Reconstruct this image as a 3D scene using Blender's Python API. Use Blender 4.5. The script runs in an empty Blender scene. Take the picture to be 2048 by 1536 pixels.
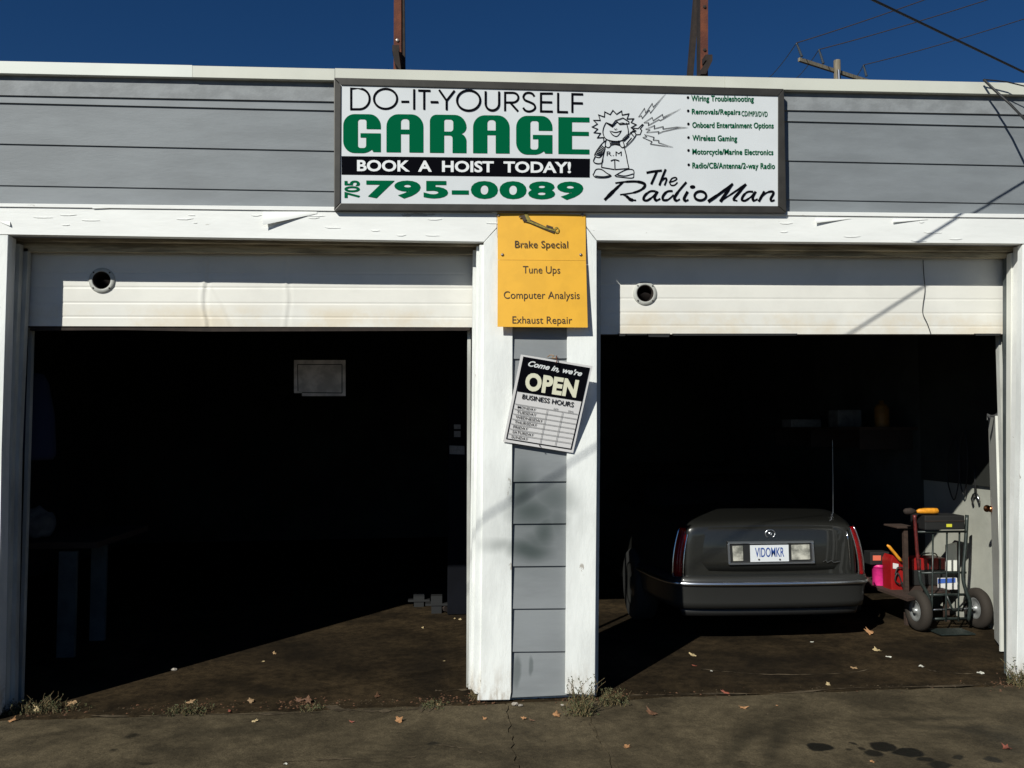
import bpy, bmesh, math, random
from mathutils import Vector, Matrix
random.seed(11)
S = bpy.context.scene
COL = S.collection

# ------------------------------------------------------------------ camera
FPX, CAM_H, CAM_D = 1750.0, 1.80, 5.90
YAW, PITCH = math.radians(4.4), math.radians(3.0)
CAM = Vector((0, -CAM_D, CAM_H))
FWD = Vector((math.sin(YAW)*math.cos(PITCH), math.cos(YAW)*math.cos(PITCH), math.sin(PITCH)))
RGT = Vector((math.cos(YAW), -math.sin(YAW), 0))
UPV = RGT.cross(FWD)
cd = bpy.data.cameras.new('camera'); cam = bpy.data.objects.new('camera', cd); COL.objects.link(cam)
cd.sensor_width = 36; cd.lens = FPX/2048*36; cd.clip_end = 2000; cd.clip_start = .05
cam.matrix_world = Matrix.Translation(CAM) @ Matrix((RGT, UPV, -FWD)).transposed().to_4x4()
S.camera = cam

# ------------------------------------------------------------------ light
SUN_AZ, SUN_EL = math.radians(36), math.radians(33.3)     # light travels inwards and to the right
LDIR = Vector((math.sin(SUN_AZ)*math.cos(SUN_EL), math.cos(SUN_AZ)*math.cos(SUN_EL), -math.sin(SUN_EL)))
sd = bpy.data.lights.new('sun', 'SUN'); sd.energy = 5.0; sd.angle = math.radians(.53); sd.color = (.99, .985, .91)
sun = bpy.data.objects.new('sun', sd); COL.objects.link(sun)
sun.rotation_euler = (-LDIR).to_track_quat('Z', 'Y').to_euler()
W = bpy.data.worlds.new('World'); S.world = W; W.use_nodes = True
wn = W.node_tree; wn.nodes.clear()
sky = wn.nodes.new('ShaderNodeTexSky'); sky.sky_type = 'NISHITA'; sky.sun_disc = False
sky.sun_elevation = SUN_EL
sky.sun_rotation = math.atan2(-LDIR.x, -LDIR.y)
sky.altitude = 1500; sky.air_density = .8; sky.dust_density = 0.0; sky.ozone_density = 3.5
bg = wn.nodes.new('ShaderNodeBackground'); bg.inputs['Strength'].default_value = .05
gm = wn.nodes.new('ShaderNodeHueSaturation'); gm.inputs['Saturation'].default_value = 1.25; gm.inputs['Value'].default_value = 1.03; gm.inputs['Hue'].default_value = .505
wo = wn.nodes.new('ShaderNodeOutputWorld')
wn.links.new(sky.outputs[0], gm.inputs['Color']); wn.links.new(gm.outputs[0], bg.inputs[0]); wn.links.new(bg.outputs[0], wo.inputs[0])
S.view_settings.view_transform = 'Standard'; S.view_settings.look = 'None'
S.view_settings.exposure = -.12; S.view_settings.gamma = 1; S.view_settings.use_curve_mapping = False

# ------------------------------------------------------------------ geometry helpers
def ray(px, py): return (FWD + RGT*((px-1024)/FPX) + UPV*((768-py)/FPX))
def P(px, py, Y=0.0):
    r = ray(px, py); return CAM + r*((Y-CAM.y)/r.y)
def gz(x): return .011*(x-.3)
def G(px, py, h=0.0):                       # point on the (slightly tilted) ground, h above it
    r = ray(px, py); k = (h + .011*(CAM.x-.3) - CAM.z)/(r.z - .011*r.x); return CAM + r*k
ORG = {}
def empty(name, loc, label=None, cat=None, group=None, kind=None):
    o = bpy.data.objects.new(name, None); COL.objects.link(o); o.location = loc; o.empty_display_size = .1
    ORG[o.name] = Vector(loc); tag(o, label, cat, group, kind); return o
def tag(o, label=None, cat=None, group=None, kind=None):
    if label: o['label'] = label
    if cat: o['category'] = cat
    if group: o['group'] = group
    if kind: o['kind'] = kind
    return o
def link(name, me, mat, parent=None, smooth=False, origin=None):
    if mat is not None:
        for m in (mat if isinstance(mat, (list, tuple)) else [mat]): me.materials.append(m)
    if smooth:
        for p in me.polygons: p.use_smooth = True
    o = bpy.data.objects.new(name, me); COL.objects.link(o)
    po = ORG[parent.name] if parent else Vector((0, 0, 0))
    if parent: o.parent = parent
    if origin is None: origin = po
    me.transform(Matrix.Translation(-Vector(origin))); o.location = Vector(origin)-po
    ORG[o.name] = Vector(origin)
    return o
def mk(name, bm, mat, parent=None, smooth=False, recalc=True, origin=None):
    if recalc: bmesh.ops.recalc_face_normals(bm, faces=bm.faces)
    me = bpy.data.meshes.new(name); bm.to_mesh(me); bm.free()
    return link(name, me, mat, parent, smooth, origin)
def B(): return bmesh.new()
def box(bm, a, b, M=None):
    (x0, y0, z0), (x1, y1, z1) = a, b
    vs = [Vector(v) for v in ((x0,y0,z0),(x1,y0,z0),(x1,y1,z0),(x0,y1,z0),(x0,y0,z1),(x1,y0,z1),(x1,y1,z1),(x0,y1,z1))]
    if M is not None: vs = [M @ v for v in vs]
    v = [bm.verts.new(p) for p in vs]
    for f in ((0,3,2,1),(4,5,6,7),(0,1,5,4),(1,2,6,5),(2,3,7,6),(3,0,4,7)): bm.faces.new([v[i] for i in f])
    return bm
def bevel(bm, w, seg=1):
    bmesh.ops.bevel(bm, geom=list(bm.edges), offset=w, segments=seg, profile=.7, affect='EDGES', clamp_overlap=True); return bm
def prism(bm, pts, off):
    """closed polygon of 3D points pushed along the vector off"""
    off = Vector(off)
    a = [bm.verts.new(p) for p in pts]; b = [bm.verts.new(p+off) for p in pts]; n = len(pts)
    bm.faces.new(a); bm.faces.new(b[::-1])
    for i in range(n): bm.faces.new((a[i], b[i], b[(i+1) % n], a[(i+1) % n]))
    return bm
def wpoly(bm, pts, Y, th):                  # wall piece: outline seen on the plane y=Y, real thickness th going in
    return prism(bm, [P(x, y, Y(x, y) if callable(Y) else Y) for x, y in pts], (0, th, 0))
def tube(bm, pts, r, n=8, caps=True):
    pts = [Vector(p) for p in pts]; R = r if isinstance(r, (list, tuple)) else [r]*len(pts)
    rings = []; up = Vector((0, 0, 1))
    for i, p in enumerate(pts):
        t = (pts[min(i+1, len(pts)-1)] - pts[max(i-1, 0)]).normalized()
        if abs(t.dot(up)) > .95: up = Vector((1, 0, 0))
        a = t.cross(up).normalized(); b = t.cross(a).normalized()
        rings.append([bm.verts.new(p + a*math.cos(2*math.pi*k/n)*R[i] + b*math.sin(2*math.pi*k/n)*R[i]) for k in range(n)])
    for i in range(len(rings)-1):
        for k in range(n): bm.faces.new((rings[i][k], rings[i][(k+1) % n], rings[i+1][(k+1) % n], rings[i+1][k]))
    if caps: bm.faces.new(rings[0]); bm.faces.new(rings[-1][::-1])
    return bm
def lathe(bm, prof, c, axis='z', n=24):
    """profile of (radius, height) turned round an axis through c"""
    c = Vector(c); rings = []
    for r, h in prof:
        ring = []
        for k in range(n):
            a = 2*math.pi*k/n; u, v = r*math.cos(a), r*math.sin(a)
            d = {'z': (u, v, h), 'x': (h, u, v), 'y': (u, h, v)}[axis]
            ring.append(bm.verts.new(c+Vector(d)))
        rings.append(ring)
    for i in range(len(rings)-1):
        for k in range(n): bm.faces.new((rings[i][k], rings[i][(k+1) % n], rings[i+1][(k+1) % n], rings[i+1][k]))
    bmesh.ops.remove_doubles(bm, verts=bm.verts, dist=1e-5)
    return bm
def catmull(pts, n=6, closed=False):
    out = []; m = len(pts)
    rng = range(m) if closed else range(m-1)
    for i in rng:
        g = lambda k: pts[k % m] if closed else pts[max(0, min(m-1, k))]
        p0, p1, p2, p3 = g(i-1), g(i), g(i+1), g(i+2)
        for s in range(n):
            t = s/n
            out.append(tuple(.5*((2*b)+(-a+c)*t+(2*a-5*b+4*c-d)*t*t+(-a+3*b-3*c+d)*t**3) for a, b, c, d in zip(p0, p1, p2, p3)))
    if not closed: out.append(tuple(pts[-1]))
    return out
def ell(cx, cy, rx, ry, a0=0, a1=360, n=28):
    return [(cx+rx*math.cos(math.radians(a0+(a1-a0)*i/n)), cy+ry*math.sin(math.radians(a0+(a1-a0)*i/n))) for i in range(n+(0 if a1-a0 == 360 else 1))]
_k = [0]
def ribbon(bm, pts, w, Y, closed=False):
    """flat painted stroke; pts are photo pixels on the sign's plane, w its width in the same unit"""
    _k[0] += 1; dy = -(_k[0] % 12)*.00025
    n = len(pts); Wd = w if isinstance(w, (list, tuple)) else [w]*n
    L = []
    for i in range(n):
        a = Vector(pts[i-1]) if (i > 0 or closed) else None; b = Vector(pts[i]); c = Vector(pts[(i+1) % n]) if (i < n-1 or closed) else None
        d1 = (b-a).normalized() if a is not None else None; d2 = (c-b).normalized() if c is not None else None
        if d1 is None: d1 = d2
        if d2 is None: d2 = d1
        n1, n2 = Vector((-d1.y, d1.x)), Vector((-d2.y, d2.x)); m = n1+n2
        m = m.normalized() if m.length > 1e-3 else n1
        k = 1/max(.45, m.dot(n1)); h = m*k*Wd[i]/2
        L.append((b+h, b-h))
    f = lambda v: P(v.x, v.y, (Y(v.x, v.y) if callable(Y) else Y)+dy)
    V = [(bm.verts.new(f(p)), bm.verts.new(f(q))) for p, q in L]
    for i in range(n if closed else n-1):
        j = (i+1) % n; bm.faces.new((V[i][0], V[i][1], V[j][1], V[j][0]))
def text_geo(s, offset=0.0, shear=0.0, space=1.0):
    c = bpy.data.curves.new('t', 'FONT'); c.body = s; c.offset = offset; c.shear = shear; c.space_character = space; c.resolution_u = 4
    o = bpy.data.objects.new('t', c); COL.objects.link(o)
    dg = bpy.context.evaluated_depsgraph_get(); dg.update()
    me = bpy.data.meshes.new_from_object(o.evaluated_get(dg))
    vs = [tuple(v.co) for v in me.vertices]; fs = [tuple(p.vertices) for p in me.polygons]
    bpy.data.objects.remove(o); bpy.data.curves.remove(c); bpy.data.meshes.remove(me)
    return vs, fs
def curve_fill(loops):
    c = bpy.data.curves.new('t', 'CURVE'); c.dimensions = '2D'; c.fill_mode = 'BOTH'
    for L in loops:
        sp = c.splines.new('POLY'); sp.points.add(len(L)-1); sp.use_cyclic_u = True
        for q, (x, y) in zip(sp.points, L): q.co = (x, y, 0, 1)
    o = bpy.data.objects.new('t', c); COL.objects.link(o)
    dg = bpy.context.evaluated_depsgraph_get(); dg.update()
    me = bpy.data.meshes.new_from_object(o.evaluated_get(dg))
    vs = [tuple(v.co) for v in me.vertices]; fs = [tuple(p.vertices) for p in me.polygons]
    bpy.data.objects.remove(o); bpy.data.curves.remove(c); bpy.data.meshes.remove(me)
    return vs, fs
def put2d(bm, geo, quad, Y, fit=True):
    """flat lettering fitted into the quad TL,TR,BR,BL"""
    vs, fs = geo
    if not vs: return
    if fit:
        x0, x1 = min(v[0] for v in vs), max(v[0] for v in vs); y0, y1 = min(v[1] for v in vs), max(v[1] for v in vs)
    else: x0, x1, y0, y1 = 0, 1, 0, 1
    TL, TR, BR, BL = [Vector(q) for q in quad]
    V = []
    for v in vs:
        u, t = (v[0]-x0)/(x1-x0), (v[1]-y0)/(y1-y0)
        q = BL*(1-u)*(1-t)+BR*u*(1-t)+TR*u*t+TL*(1-u)*t
        V.append(bm.verts.new(P(q.x, q.y, Y(q.x, q.y) if callable(Y) else Y)))
    for f in fs:
        try: bm.faces.new([V[i] for i in f])
        except ValueError: pass
def fillet(pts):
    out = []; n = len(pts)
    for i in range(n):
        p = Vector(pts[i][:2]); r = pts[i][2] if len(pts[i]) > 2 else 0
        if r == 0: out.append((p.x, p.y)); continue
        a = Vector(pts[i-1][:2]); b = Vector(pts[(i+1) % n][:2])
        s = p+(a-p).normalized()*r; e = p+(b-p).normalized()*r
        for k in range(8):
            t = k/7; k1 = .08
            q = s*(1-t)**3+3*(s*.45+p*.55)*(1-t)**2*t+3*(e*.45+p*.55)*(1-t)*t*t+e*t**3
            out.append((q.x, q.y))
    return out

# ------------------------------------------------------------------ materials
def mat(name, col, rough=.6, metal=0.0, var=.0, scale=6.0, bump=.0, bscale=40.0, stretch=(1,1,1), col2=None, spec=.5, coat=0.0, stains=None, grime=None, specks=0.0, trans=0.0, grain=0.0, fine=0.0, chips=None):
    m = bpy.data.materials.new(name); m.use_nodes = True; nt = m.node_tree; N, L = nt.nodes, nt.links
    b = N['Principled BSDF']; b.inputs['Roughness'].default_value = rough; b.inputs['Metallic'].default_value = metal
    b.inputs['Specular IOR Level'].default_value = spec; b.inputs['Coat Weight'].default_value = coat
    if trans: b.inputs['Transmission Weight'].default_value = trans
    geo = N.new('ShaderNodeNewGeometry'); mp = N.new('ShaderNodeMapping'); mp.inputs['Scale'].default_value = stretch
    L.new(geo.outputs['Position'], mp.inputs[0])
    def noise(sc, det=6, rgh=.6):
        n = N.new('ShaderNodeTexNoise'); n.inputs['Scale'].default_value = sc; n.inputs['Detail'].default_value = det; n.inputs['Roughness'].default_value = rgh
        L.new(mp.outputs[0], n.inputs['Vector']); return n
    def ramp(src, lo, hi, a=0.0, c=1.0, smooth=True):
        r = N.new('ShaderNodeMapRange'); r.inputs['From Min'].default_value = lo; r.inputs['From Max'].default_value = hi
        r.inputs['To Min'].default_value = a; r.inputs['To Max'].default_value = c
        if smooth: r.interpolation_type = 'SMOOTHSTEP'
        L.new(src, r.inputs['Value']); return r.outputs[0]
    def mix(fac, a, c, blend='MIX'):
        x = N.new('ShaderNodeMix'); x.data_type = 'RGBA'; x.blend_type = blend
        for sock, v in ((x.inputs['Factor'], fac), (x.inputs['A'], a), (x.inputs['B'], c)):
            if isinstance(v, (int, float)): sock.default_value = v
            elif isinstance(v, (tuple, list)): sock.default_value = (*v[:3], 1)
            else: L.new(v, sock)
        return x.outputs['Result']
    c = tuple(col)
    cur = None
    if var or col2:
        n1 = noise(scale); c2 = col2 or tuple(max(0, v*(1-var)) for v in col)
        c1 = col if col2 else tuple(min(1, v*(1+var*.6)) for v in col)
        cur = mix(ramp(n1.outputs[0], .36, .64), c2, c1)
    if cur is None and (stains or grime or specks): cur = mix(0.0, col, col)
    if grain:
        ng2 = noise(scale*9, 9, .75); cur = mix(ramp(ng2.outputs[0], .32, .68), tuple(v*(1-grain) for v in col), cur) if False else mix(1.0, cur, ramp(ng2.outputs[0], .34, .66, 1-grain, 1+grain*.6), 'MULTIPLY')
    if fine:
        nf = noise(110, 4, .8); cur = mix(1.0, cur, ramp(nf.outputs[0], .30, .70, 1-fine, 1+fine), 'MULTIPLY')
    if chips:
        nc = noise(chips[0], 9, .7); cur = mix(ramp(nc.outputs[0], chips[1], chips[1]+.02, 0, .85), cur, chips[2])
    if specks:
        n2 = noise(90, 3); cur = mix(ramp(n2.outputs[0], .60, .72, 0, specks), cur, tuple(v*.35 for v in col))
    if grime:                                # (height above which it is clean, colour, strength, scale)
        zt, gc, gs, gsc = grime
        sep = N.new('ShaderNodeSeparateXYZ'); L.new(geo.outputs['Position'], sep.inputs[0])
        ng = noise(gsc, 8, .7); h = ramp(sep.outputs['Z'], zt[0], zt[1], 1.0, 0.0)
        mu = N.new('ShaderNodeMath'); mu.operation = 'MULTIPLY'; L.new(h, mu.inputs[0]); L.new(ramp(ng.outputs[0], .38, .62, 0, gs), mu.inputs[1])
        cur = mix(mu.outputs[0], cur, gc)
    if stains:
        dn = N.new('ShaderNodeTexNoise'); dn.inputs['Scale'].default_value = stains.get('nscale', 5); dn.inputs['Detail'].default_value = 4
        L.new(geo.outputs['Position'], dn.inputs['Vector'])
        sb = N.new('ShaderNodeVectorMath'); sb.operation = 'SUBTRACT'; L.new(dn.outputs['Color'], sb.inputs[0]); sb.inputs[1].default_value = (.5, .5, .5)
        sc = N.new('ShaderNodeVectorMath'); sc.operation = 'SCALE'; L.new(sb.outputs[0], sc.inputs[0]); sc.inputs['Scale'].default_value = stains.get('warp', .1)
        ad = N.new('ShaderNodeVectorMath'); ad.operation = 'ADD'; L.new(geo.outputs['Position'], ad.inputs[0]); L.new(sc.outputs[0], ad.inputs[1])
        acc = None
        for (cen, rad, rot, st, soft) in stains['list']:
            s1 = N.new('ShaderNodeVectorMath'); s1.operation = 'SUBTRACT'; L.new(ad.outputs[0], s1.inputs[0]); s1.inputs[1].default_value = cen
            r1 = N.new('ShaderNodeVectorRotate'); r1.rotation_type = 'EULER_XYZ'; L.new(s1.outputs[0], r1.inputs['Vector']); r1.inputs['Rotation'].default_value = rot
            d1 = N.new('ShaderNodeVectorMath'); d1.operation = 'DIVIDE'; L.new(r1.outputs[0], d1.inputs[0]); d1.inputs[1].default_value = rad
            l1 = N.new('ShaderNodeVectorMath'); l1.operation = 'LENGTH'; L.new(d1.outputs[0], l1.inputs[0])
            q = ramp(l1.outputs['Value'], 1-soft, 1+soft*.5, st, 0)
            if acc is None: acc = q
            else:
                mx = N.new('ShaderNodeMath'); mx.operation = 'MAXIMUM'; L.new(acc, mx.inputs[0]); L.new(q, mx.inputs[1]); acc = mx.outputs[0]
        cur = mix(acc, cur, stains['color'])
        if 'gloss' in stains:
            L.new(ramp(acc, 0, 1, rough, stains['gloss'], False), b.inputs['Roughness'])
    if cur is not None: L.new(cur, b.inputs['Base Color'])
    else: b.inputs['Base Color'].default_value = (*col, 1)
    if bump:
        nb = noise(bscale, 8, .65); bp = N.new('ShaderNodeBump'); bp.inputs['Strength'].default_value = bump; bp.inputs['Distance'].default_value = .01
        L.new(nb.outputs[0], bp.inputs['Height']); L.new(bp.outputs[0], b.inputs['Normal'])
    return m

def est(px, py, w, h, st, soft=.35, rot=0.0):   # stain on the ground where the photo shows one
    c = G(px, py); rx = (G(px+w, py)-G(px-w, py)).length/2; ry = (G(px, py-h)-G(px, py+h)).length/2
    return (tuple(c), (rx, ry, 5), (0, 0, rot), st, soft)
def wst(px, py, w, h, st, soft=.8, rot=0.0):
    c = P(px, py, -.03); return (tuple(c), (w/225, 5, h/225), (0, rot, 0), st, soft)

oil = [est(1637,1494,28,8,.95,.2), est(1765,1493,26,9,.95,.25), est(1745,1506,22,9,.9,.25), est(1815,1505,34,9,.97,.2),
       est(1853,1519,18,5,.85,.25), est(1915,1514,14,4,.8,.3), est(1880,1530,26,7,.9,.25), est(1988,1519,22,6,.8,.3),
       est(1703,1488,6,2,.8,.3), est(1718,1496,9,3,.8,.3), est(1695,1500,6,2,.7,.3), est(1955,1463,38,8,.5,.6),
       est(263,1472,13,5,.75,.6), est(228,1499,9,3,.7,.6), est(290,1526,19,3,.6,.6), est(870,1488,13,4,.7,.5),
       est(470,1462,130,12,.45,.9), est(1470,1498,26,56,.45,1,.55), est(1550,1488,20,54,.45,1,.5), est(1480,1530,34,12,.5,1),
       est(1850,1437,130,5,.5,.9,.1), est(1930,1455,140,5,.45,.9,.12), est(2020,1480,60,30,.5,.9), est(320,1500,60,9,.3,.8)]
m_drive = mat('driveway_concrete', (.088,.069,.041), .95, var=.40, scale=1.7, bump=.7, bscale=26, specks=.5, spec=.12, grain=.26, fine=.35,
              stains=dict(list=oil, color=(.009,.009,.007), warp=.10, nscale=8, gloss=.5))
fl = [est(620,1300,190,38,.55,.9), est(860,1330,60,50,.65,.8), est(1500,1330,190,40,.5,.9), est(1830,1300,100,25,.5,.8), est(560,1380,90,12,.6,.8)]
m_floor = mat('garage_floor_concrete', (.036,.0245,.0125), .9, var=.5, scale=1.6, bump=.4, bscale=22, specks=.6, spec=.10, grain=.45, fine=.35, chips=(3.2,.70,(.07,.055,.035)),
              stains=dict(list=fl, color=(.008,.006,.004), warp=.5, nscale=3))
m_patch = mat('pale_worn_concrete', (.095,.073,.047), .95, var=.5, scale=9, bump=.5, bscale=60, spec=.1)
m_dirt = mat('bare_dirt', (.035,.026,.017), .95, var=.4, scale=14, bump=.5, bscale=80)
m_white = mat('white_weathered_paint', (.83,.83,.80), .6, var=.06, scale=3, bump=.16, bscale=24, stretch=(.35,1,1.6), chips=(7,.665,(.42,.40,.35)),
              grime=((.0,.35), (.35,.27,.19), .55, 9))
spray = [wst(1046,990,26,50,.85,1), wst(1105,998,42,34,.70,1), wst(1062,1024,44,30,.90,1), wst(1112,1040,26,34,.6,1), wst(1088,1064,22,36,.85,1,-.15), wst(1072,1086,30,26,.7,1,0),
         wst(1058,1100,42,20,.92,.9,-.15), wst(1006,1090,34,14,.5,1), wst(1072,1045,66,80,.38,1), wst(1034,1345,6,24,.5,.5), wst(1062,1335,4,15,.5,.5)]
m_white_post = mat('white_post_paint', (.80,.81,.78), .6, var=.09, scale=3, bump=.32, bscale=14, stretch=(1.6,1,.5), chips=(8,.665,(.36,.32,.27)),
              grime=((.0,.30), (.33,.25,.17), .7, 11), specks=.12,
              stains=dict(list=spray, color=(.10,.12,.11), warp=.05, nscale=5))
m_gray = mat('grey_siding_paint', (.225,.238,.245), .6, var=.10, scale=2.2, bump=.10, bscale=30, stretch=(.5,1,2), specks=.05,
              stains=dict(list=spray, color=(.04,.055,.052), warp=.05, nscale=5))
m_grayup = mat('weathered_grey_siding_darkened_for_light', (.198,.214,.226), .65, var=.12, scale=2.6, bump=.14, bscale=34, stretch=(.5,1,2), specks=.10, chips=(5,.74,(.10,.11,.11)))  # grey darkened because the tilted upper boards catch more light; chips are wear
m_graytop = mat('chalky_grey_siding_paint', (.225,.237,.245), .7, var=.16, scale=7, bump=.2, bscale=40, stretch=(1,1,1.5), specks=.10)
m_wallcore = mat('grey_wall_core', (.22,.22,.23), .8)
m_fascia = [mat('cream_roof_flashing', c, .45, var=.05, scale=2) for c in ((.66,.68,.62),(.60,.60,.52),(.62,.62,.54))]
m_door = mat('cream_door_paint', (.76,.74,.68), .5, var=.05, scale=2.5, bump=.06, bscale=12,
             grime=((2.60,2.70), (.66,.54,.36), .55, 1.6))
m_jamb = mat('grimy_jamb_paint', (.50,.50,.46), .6, var=.25, scale=5, bump=.2, bscale=40, stretch=(1,1,.3))
m_soffit = mat('stained_jamb_wood', (.42,.36,.25), .7, var=.5, scale=8, bump=.3, bscale=30, stretch=(.3,1,3))
m_rubber = mat('black_rubber', (.012,.012,.012), .75, bump=.1, bscale=60)
m_bronze = mat('dark_bronze_metal', (.055,.05,.042), .42, metal=.3, var=.15, scale=8)
m_signface = mat('white_sign_acrylic', (.66,.68,.69), .35, var=.03, scale=3)
m_green = mat('green_sign_vinyl', (.0,.105,.042), .9, spec=.03)
m_black = mat('black_sign_vinyl', (.003,.003,.005), .9, spec=.03)
m_whitevinyl = mat('white_sign_vinyl', (.76,.77,.77), .45)
m_yellow = mat('yellow_sign_plastic', (.80,.42,.03), .55, var=.05, scale=8)
m_brownprint = mat('brown_print', (.055,.035,.018), .5)
m_oliveprint = mat('olive_print', (.26,.20,.03), .5, var=.3, scale=60)
m_cream = mat('cream_print', (.78,.76,.58), .5)
m_greyprint = mat('grey_print', (.20,.20,.20), .5)
m_card = mat('white_sign_card', (.72,.70,.69), .5)
m_rust = mat('rusty_steel', (.16,.045,.018), .85, col2=(.09,.025,.014), scale=7, bump=.4, bscale=60)
m_darkrust = mat('dark_rusted_steel', (.025,.016,.012), .85, var=.3, scale=20)
m_screw = mat('bare_steel_screw', (.35,.30,.26), .4, metal=.8)
m_pole = mat('grey_weathered_wood', (.20,.17,.12), .9, var=.3, scale=4, stretch=(6,6,.6), bump=.4, bscale=20)
m_cable = mat('black_cable', (.012,.012,.012), .6)
m_wire = mat('dull_copper_wire', (.10,.07,.045), .5, metal=.4)
m_insul = mat('grey_insulator', (.05,.06,.07), .3)
m_interior = mat('dark_wall_and_shade_panel', (.030,.032,.026), .9, var=.4, scale=1.5)  # dark room walls, also the added shade panel on the right wall
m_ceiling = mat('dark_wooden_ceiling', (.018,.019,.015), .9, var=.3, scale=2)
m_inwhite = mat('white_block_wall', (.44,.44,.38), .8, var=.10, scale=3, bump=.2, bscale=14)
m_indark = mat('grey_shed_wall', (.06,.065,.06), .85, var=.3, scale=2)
m_doorwhite = mat('white_door_enamel', (.72,.72,.66), .45, var=.05, scale=3)
m_chrome = mat('chrome', (.75,.75,.76), .12, metal=1)
m_chromeb = mat('satin_chrome', (.85,.86,.88), .28, metal=1)
m_chromed = mat('dull_chrome', (.42,.43,.45), .25, metal=1)
m_car = mat('dark_grey_car_paint', (.026,.026,.023), .30, metal=.35, coat=.7, var=.08, scale=60)
m_carlow = mat('grey_bumper_paint', (.03,.03,.028), .45, metal=.2, coat=.3)
m_glass = mat('dark_car_glass', (.01,.012,.012), .05, coat=.5)
m_red = mat('red_lamp_lens', (.50,.008,.012), .15, coat=.6, var=.2, scale=70)
m_lens = mat('clear_lamp_lens', (.60,.58,.50), .15, coat=.5, col2=(.16,.16,.14), scale=9)
m_plate = mat('white_plate_enamel', (.72,.74,.76), .35)
m_blue = mat('blue_print', (.02,.07,.30), .45)
m_tyre = mat('dusty_tyre_rubber', (.030,.023,.017), .85, bump=.3, bscale=90)
m_cartyre = mat('car_tyre_rubber', (.02,.02,.019), .8)
m_rim = mat('painted_steel_rim', (.45,.46,.45), .35, metal=.6)
m_truckpaint = mat('dark_green_steel_tube', (.022,.03,.027), .4, var=.3, scale=30)
m_truckred = mat('worn_red_steel_tube', (.10,.012,.011), .45, var=.5, scale=25)
m_blackplastic = mat('black_plastic', (.018,.018,.018), .5)
m_orange = mat('orange_plastic', (.75,.30,.02), .45, var=.2, scale=30)
m_oilb = mat('dimmed_amber_plastic', (.20,.09,.012), .6, var=.2, scale=20)  # amber darkened to suit the dim light on the high shelf
m_ylabel = mat('yellow_label', (.65,.62,.05), .5)
m_pink = mat('pink_plastic_pail', (.70,.03,.22), .4, var=.12, scale=25)
m_redpaint = mat('red_enamel', (.30,.010,.010), .35, var=.12, scale=12)
m_salmon = mat('salmon_label', (.75,.17,.10), .5)
m_bluebox = mat('blue_carton_print', (.05,.12,.45), .55)
m_board = mat('plywood_shelf', (.045,.025,.017), .85, var=.3, scale=9, stretch=(1,6,6))
m_brass = mat('aged_brass', (.40,.17,.08), .25, metal=1)
m_track = mat('galvanised_track', (.10,.115,.115), .5, metal=.2, var=.2, scale=8)
m_hoist = mat('dark_blue_hoist_paint', (.003,.0035,.006), .8, spec=.15, var=.2, scale=6)
m_sticker = mat('faded_paper_label', (.30,.28,.27), .7, var=.2, scale=30)
m_poster = mat('faded_white_board', (.80,.74,.73), .8, var=.25, scale=7)
m_bluecloth = mat('navy_cloth', (.015,.022,.06), .95)
m_greycloth = mat('grey_rag_cloth', (.14,.14,.14), .95, var=.3, scale=9)
m_leaf = [mat('tan_dry_leaf', (.38,.24,.12), .7, var=.25, scale=60), mat('orange_dry_leaf', (.36,.18,.075), .7, var=.25, scale=60),
          mat('pale_yellow_leaf', (.50,.38,.20), .7, var=.2, scale=60), mat('brown_dry_leaf', (.12,.055,.025), .75, var=.3, scale=60),
          mat('red_brown_leaf', (.26,.07,.04), .7, var=.3, scale=60), mat('white_paper_scrap', (.62,.60,.52), .7)]
m_stone = mat('pale_grey_stone', (.35,.31,.26), .9, var=.25, scale=30)
m_weed = mat('dusty_green_weed', (.052,.066,.022), .75, col2=(.085,.085,.035), scale=30)
m_weedry = mat('dry_weed_stem', (.17,.12,.055), .8, var=.3, scale=30)
m_flesh = mat('string_twine', (.35,.22,.12), .9)

# ------------------------------------------------------------------ ground
def sheet(name, pts, mt, th=.0, parent=None, kind=None):
    bm = B(); prism(bm, [Vector(p) for p in pts], (0, 0, -th)); o = mk(name, bm, mt, parent)
    if kind: o['kind'] = kind
    return o
bm = B(); bm.faces.new([bm.verts.new(v) for v in ((-300,-300,-.16),(300,-300,-.16),(300,300,-.16),(-300,300,-.16))])
o = mk('ground', bm, m_dirt); o['kind'] = 'structure'
def gp(x, y, h=0): return Vector((x, y, gz(x)+h))
JY = -.02        # the joint between the floor and the driveway runs along the wall foot
def jag(a, b, n, amp, seed):
    r = random.Random(seed); out = []
    for i in range(n+1):
        t = i/n; k = 0 if i in (0, n) else 1
        p = Vector(a).lerp(Vector(b), t); d = (Vector(b)-Vector(a)).normalized(); q = Vector((-d.y, d.x))*(r.uniform(-amp, amp)*k)
        out.append((p.x+q.x, p.y+q.y))
    return out
xl0 = G(1012,1404).x; xl1 = G(1034,1536).x; yl1 = -3.2
xr0 = G(1166,1404).x; xr1 = G(1226,1536).x
y36 = G(1034,1536).y
def ext(x0, x1): return x0+(x1-x0)*(JY-(-7))/(JY-y36)
LL = jag((xl0, JY-.012), (ext(xl0, xl1), -7), 110, .016, 1)
RL = jag((xr0, JY-.012), (ext(xr0, xr1), -7), 110, .016, 2)
drive = empty('driveway', (0, -3, 0), kind='structure')
TOPL = jag((-8, JY-.035), (xl0-.014, JY-.035), 90, .016, 3)
TOPR = jag((xr0+.012, JY-.03), (9, JY-.03), 90, .016, 4)
def slab(pts, seed, dz=0):
    bm = B(); n = [gp(x, y, dz) for x, y in pts]; prism(bm, n, (0, 0, -.11)); o = mk('concrete_slab', bm, m_drive, drive); return o
slab([(-8,-7)]+TOPL+[(x-.002, y) for x, y in LL][1:], 1)
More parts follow.
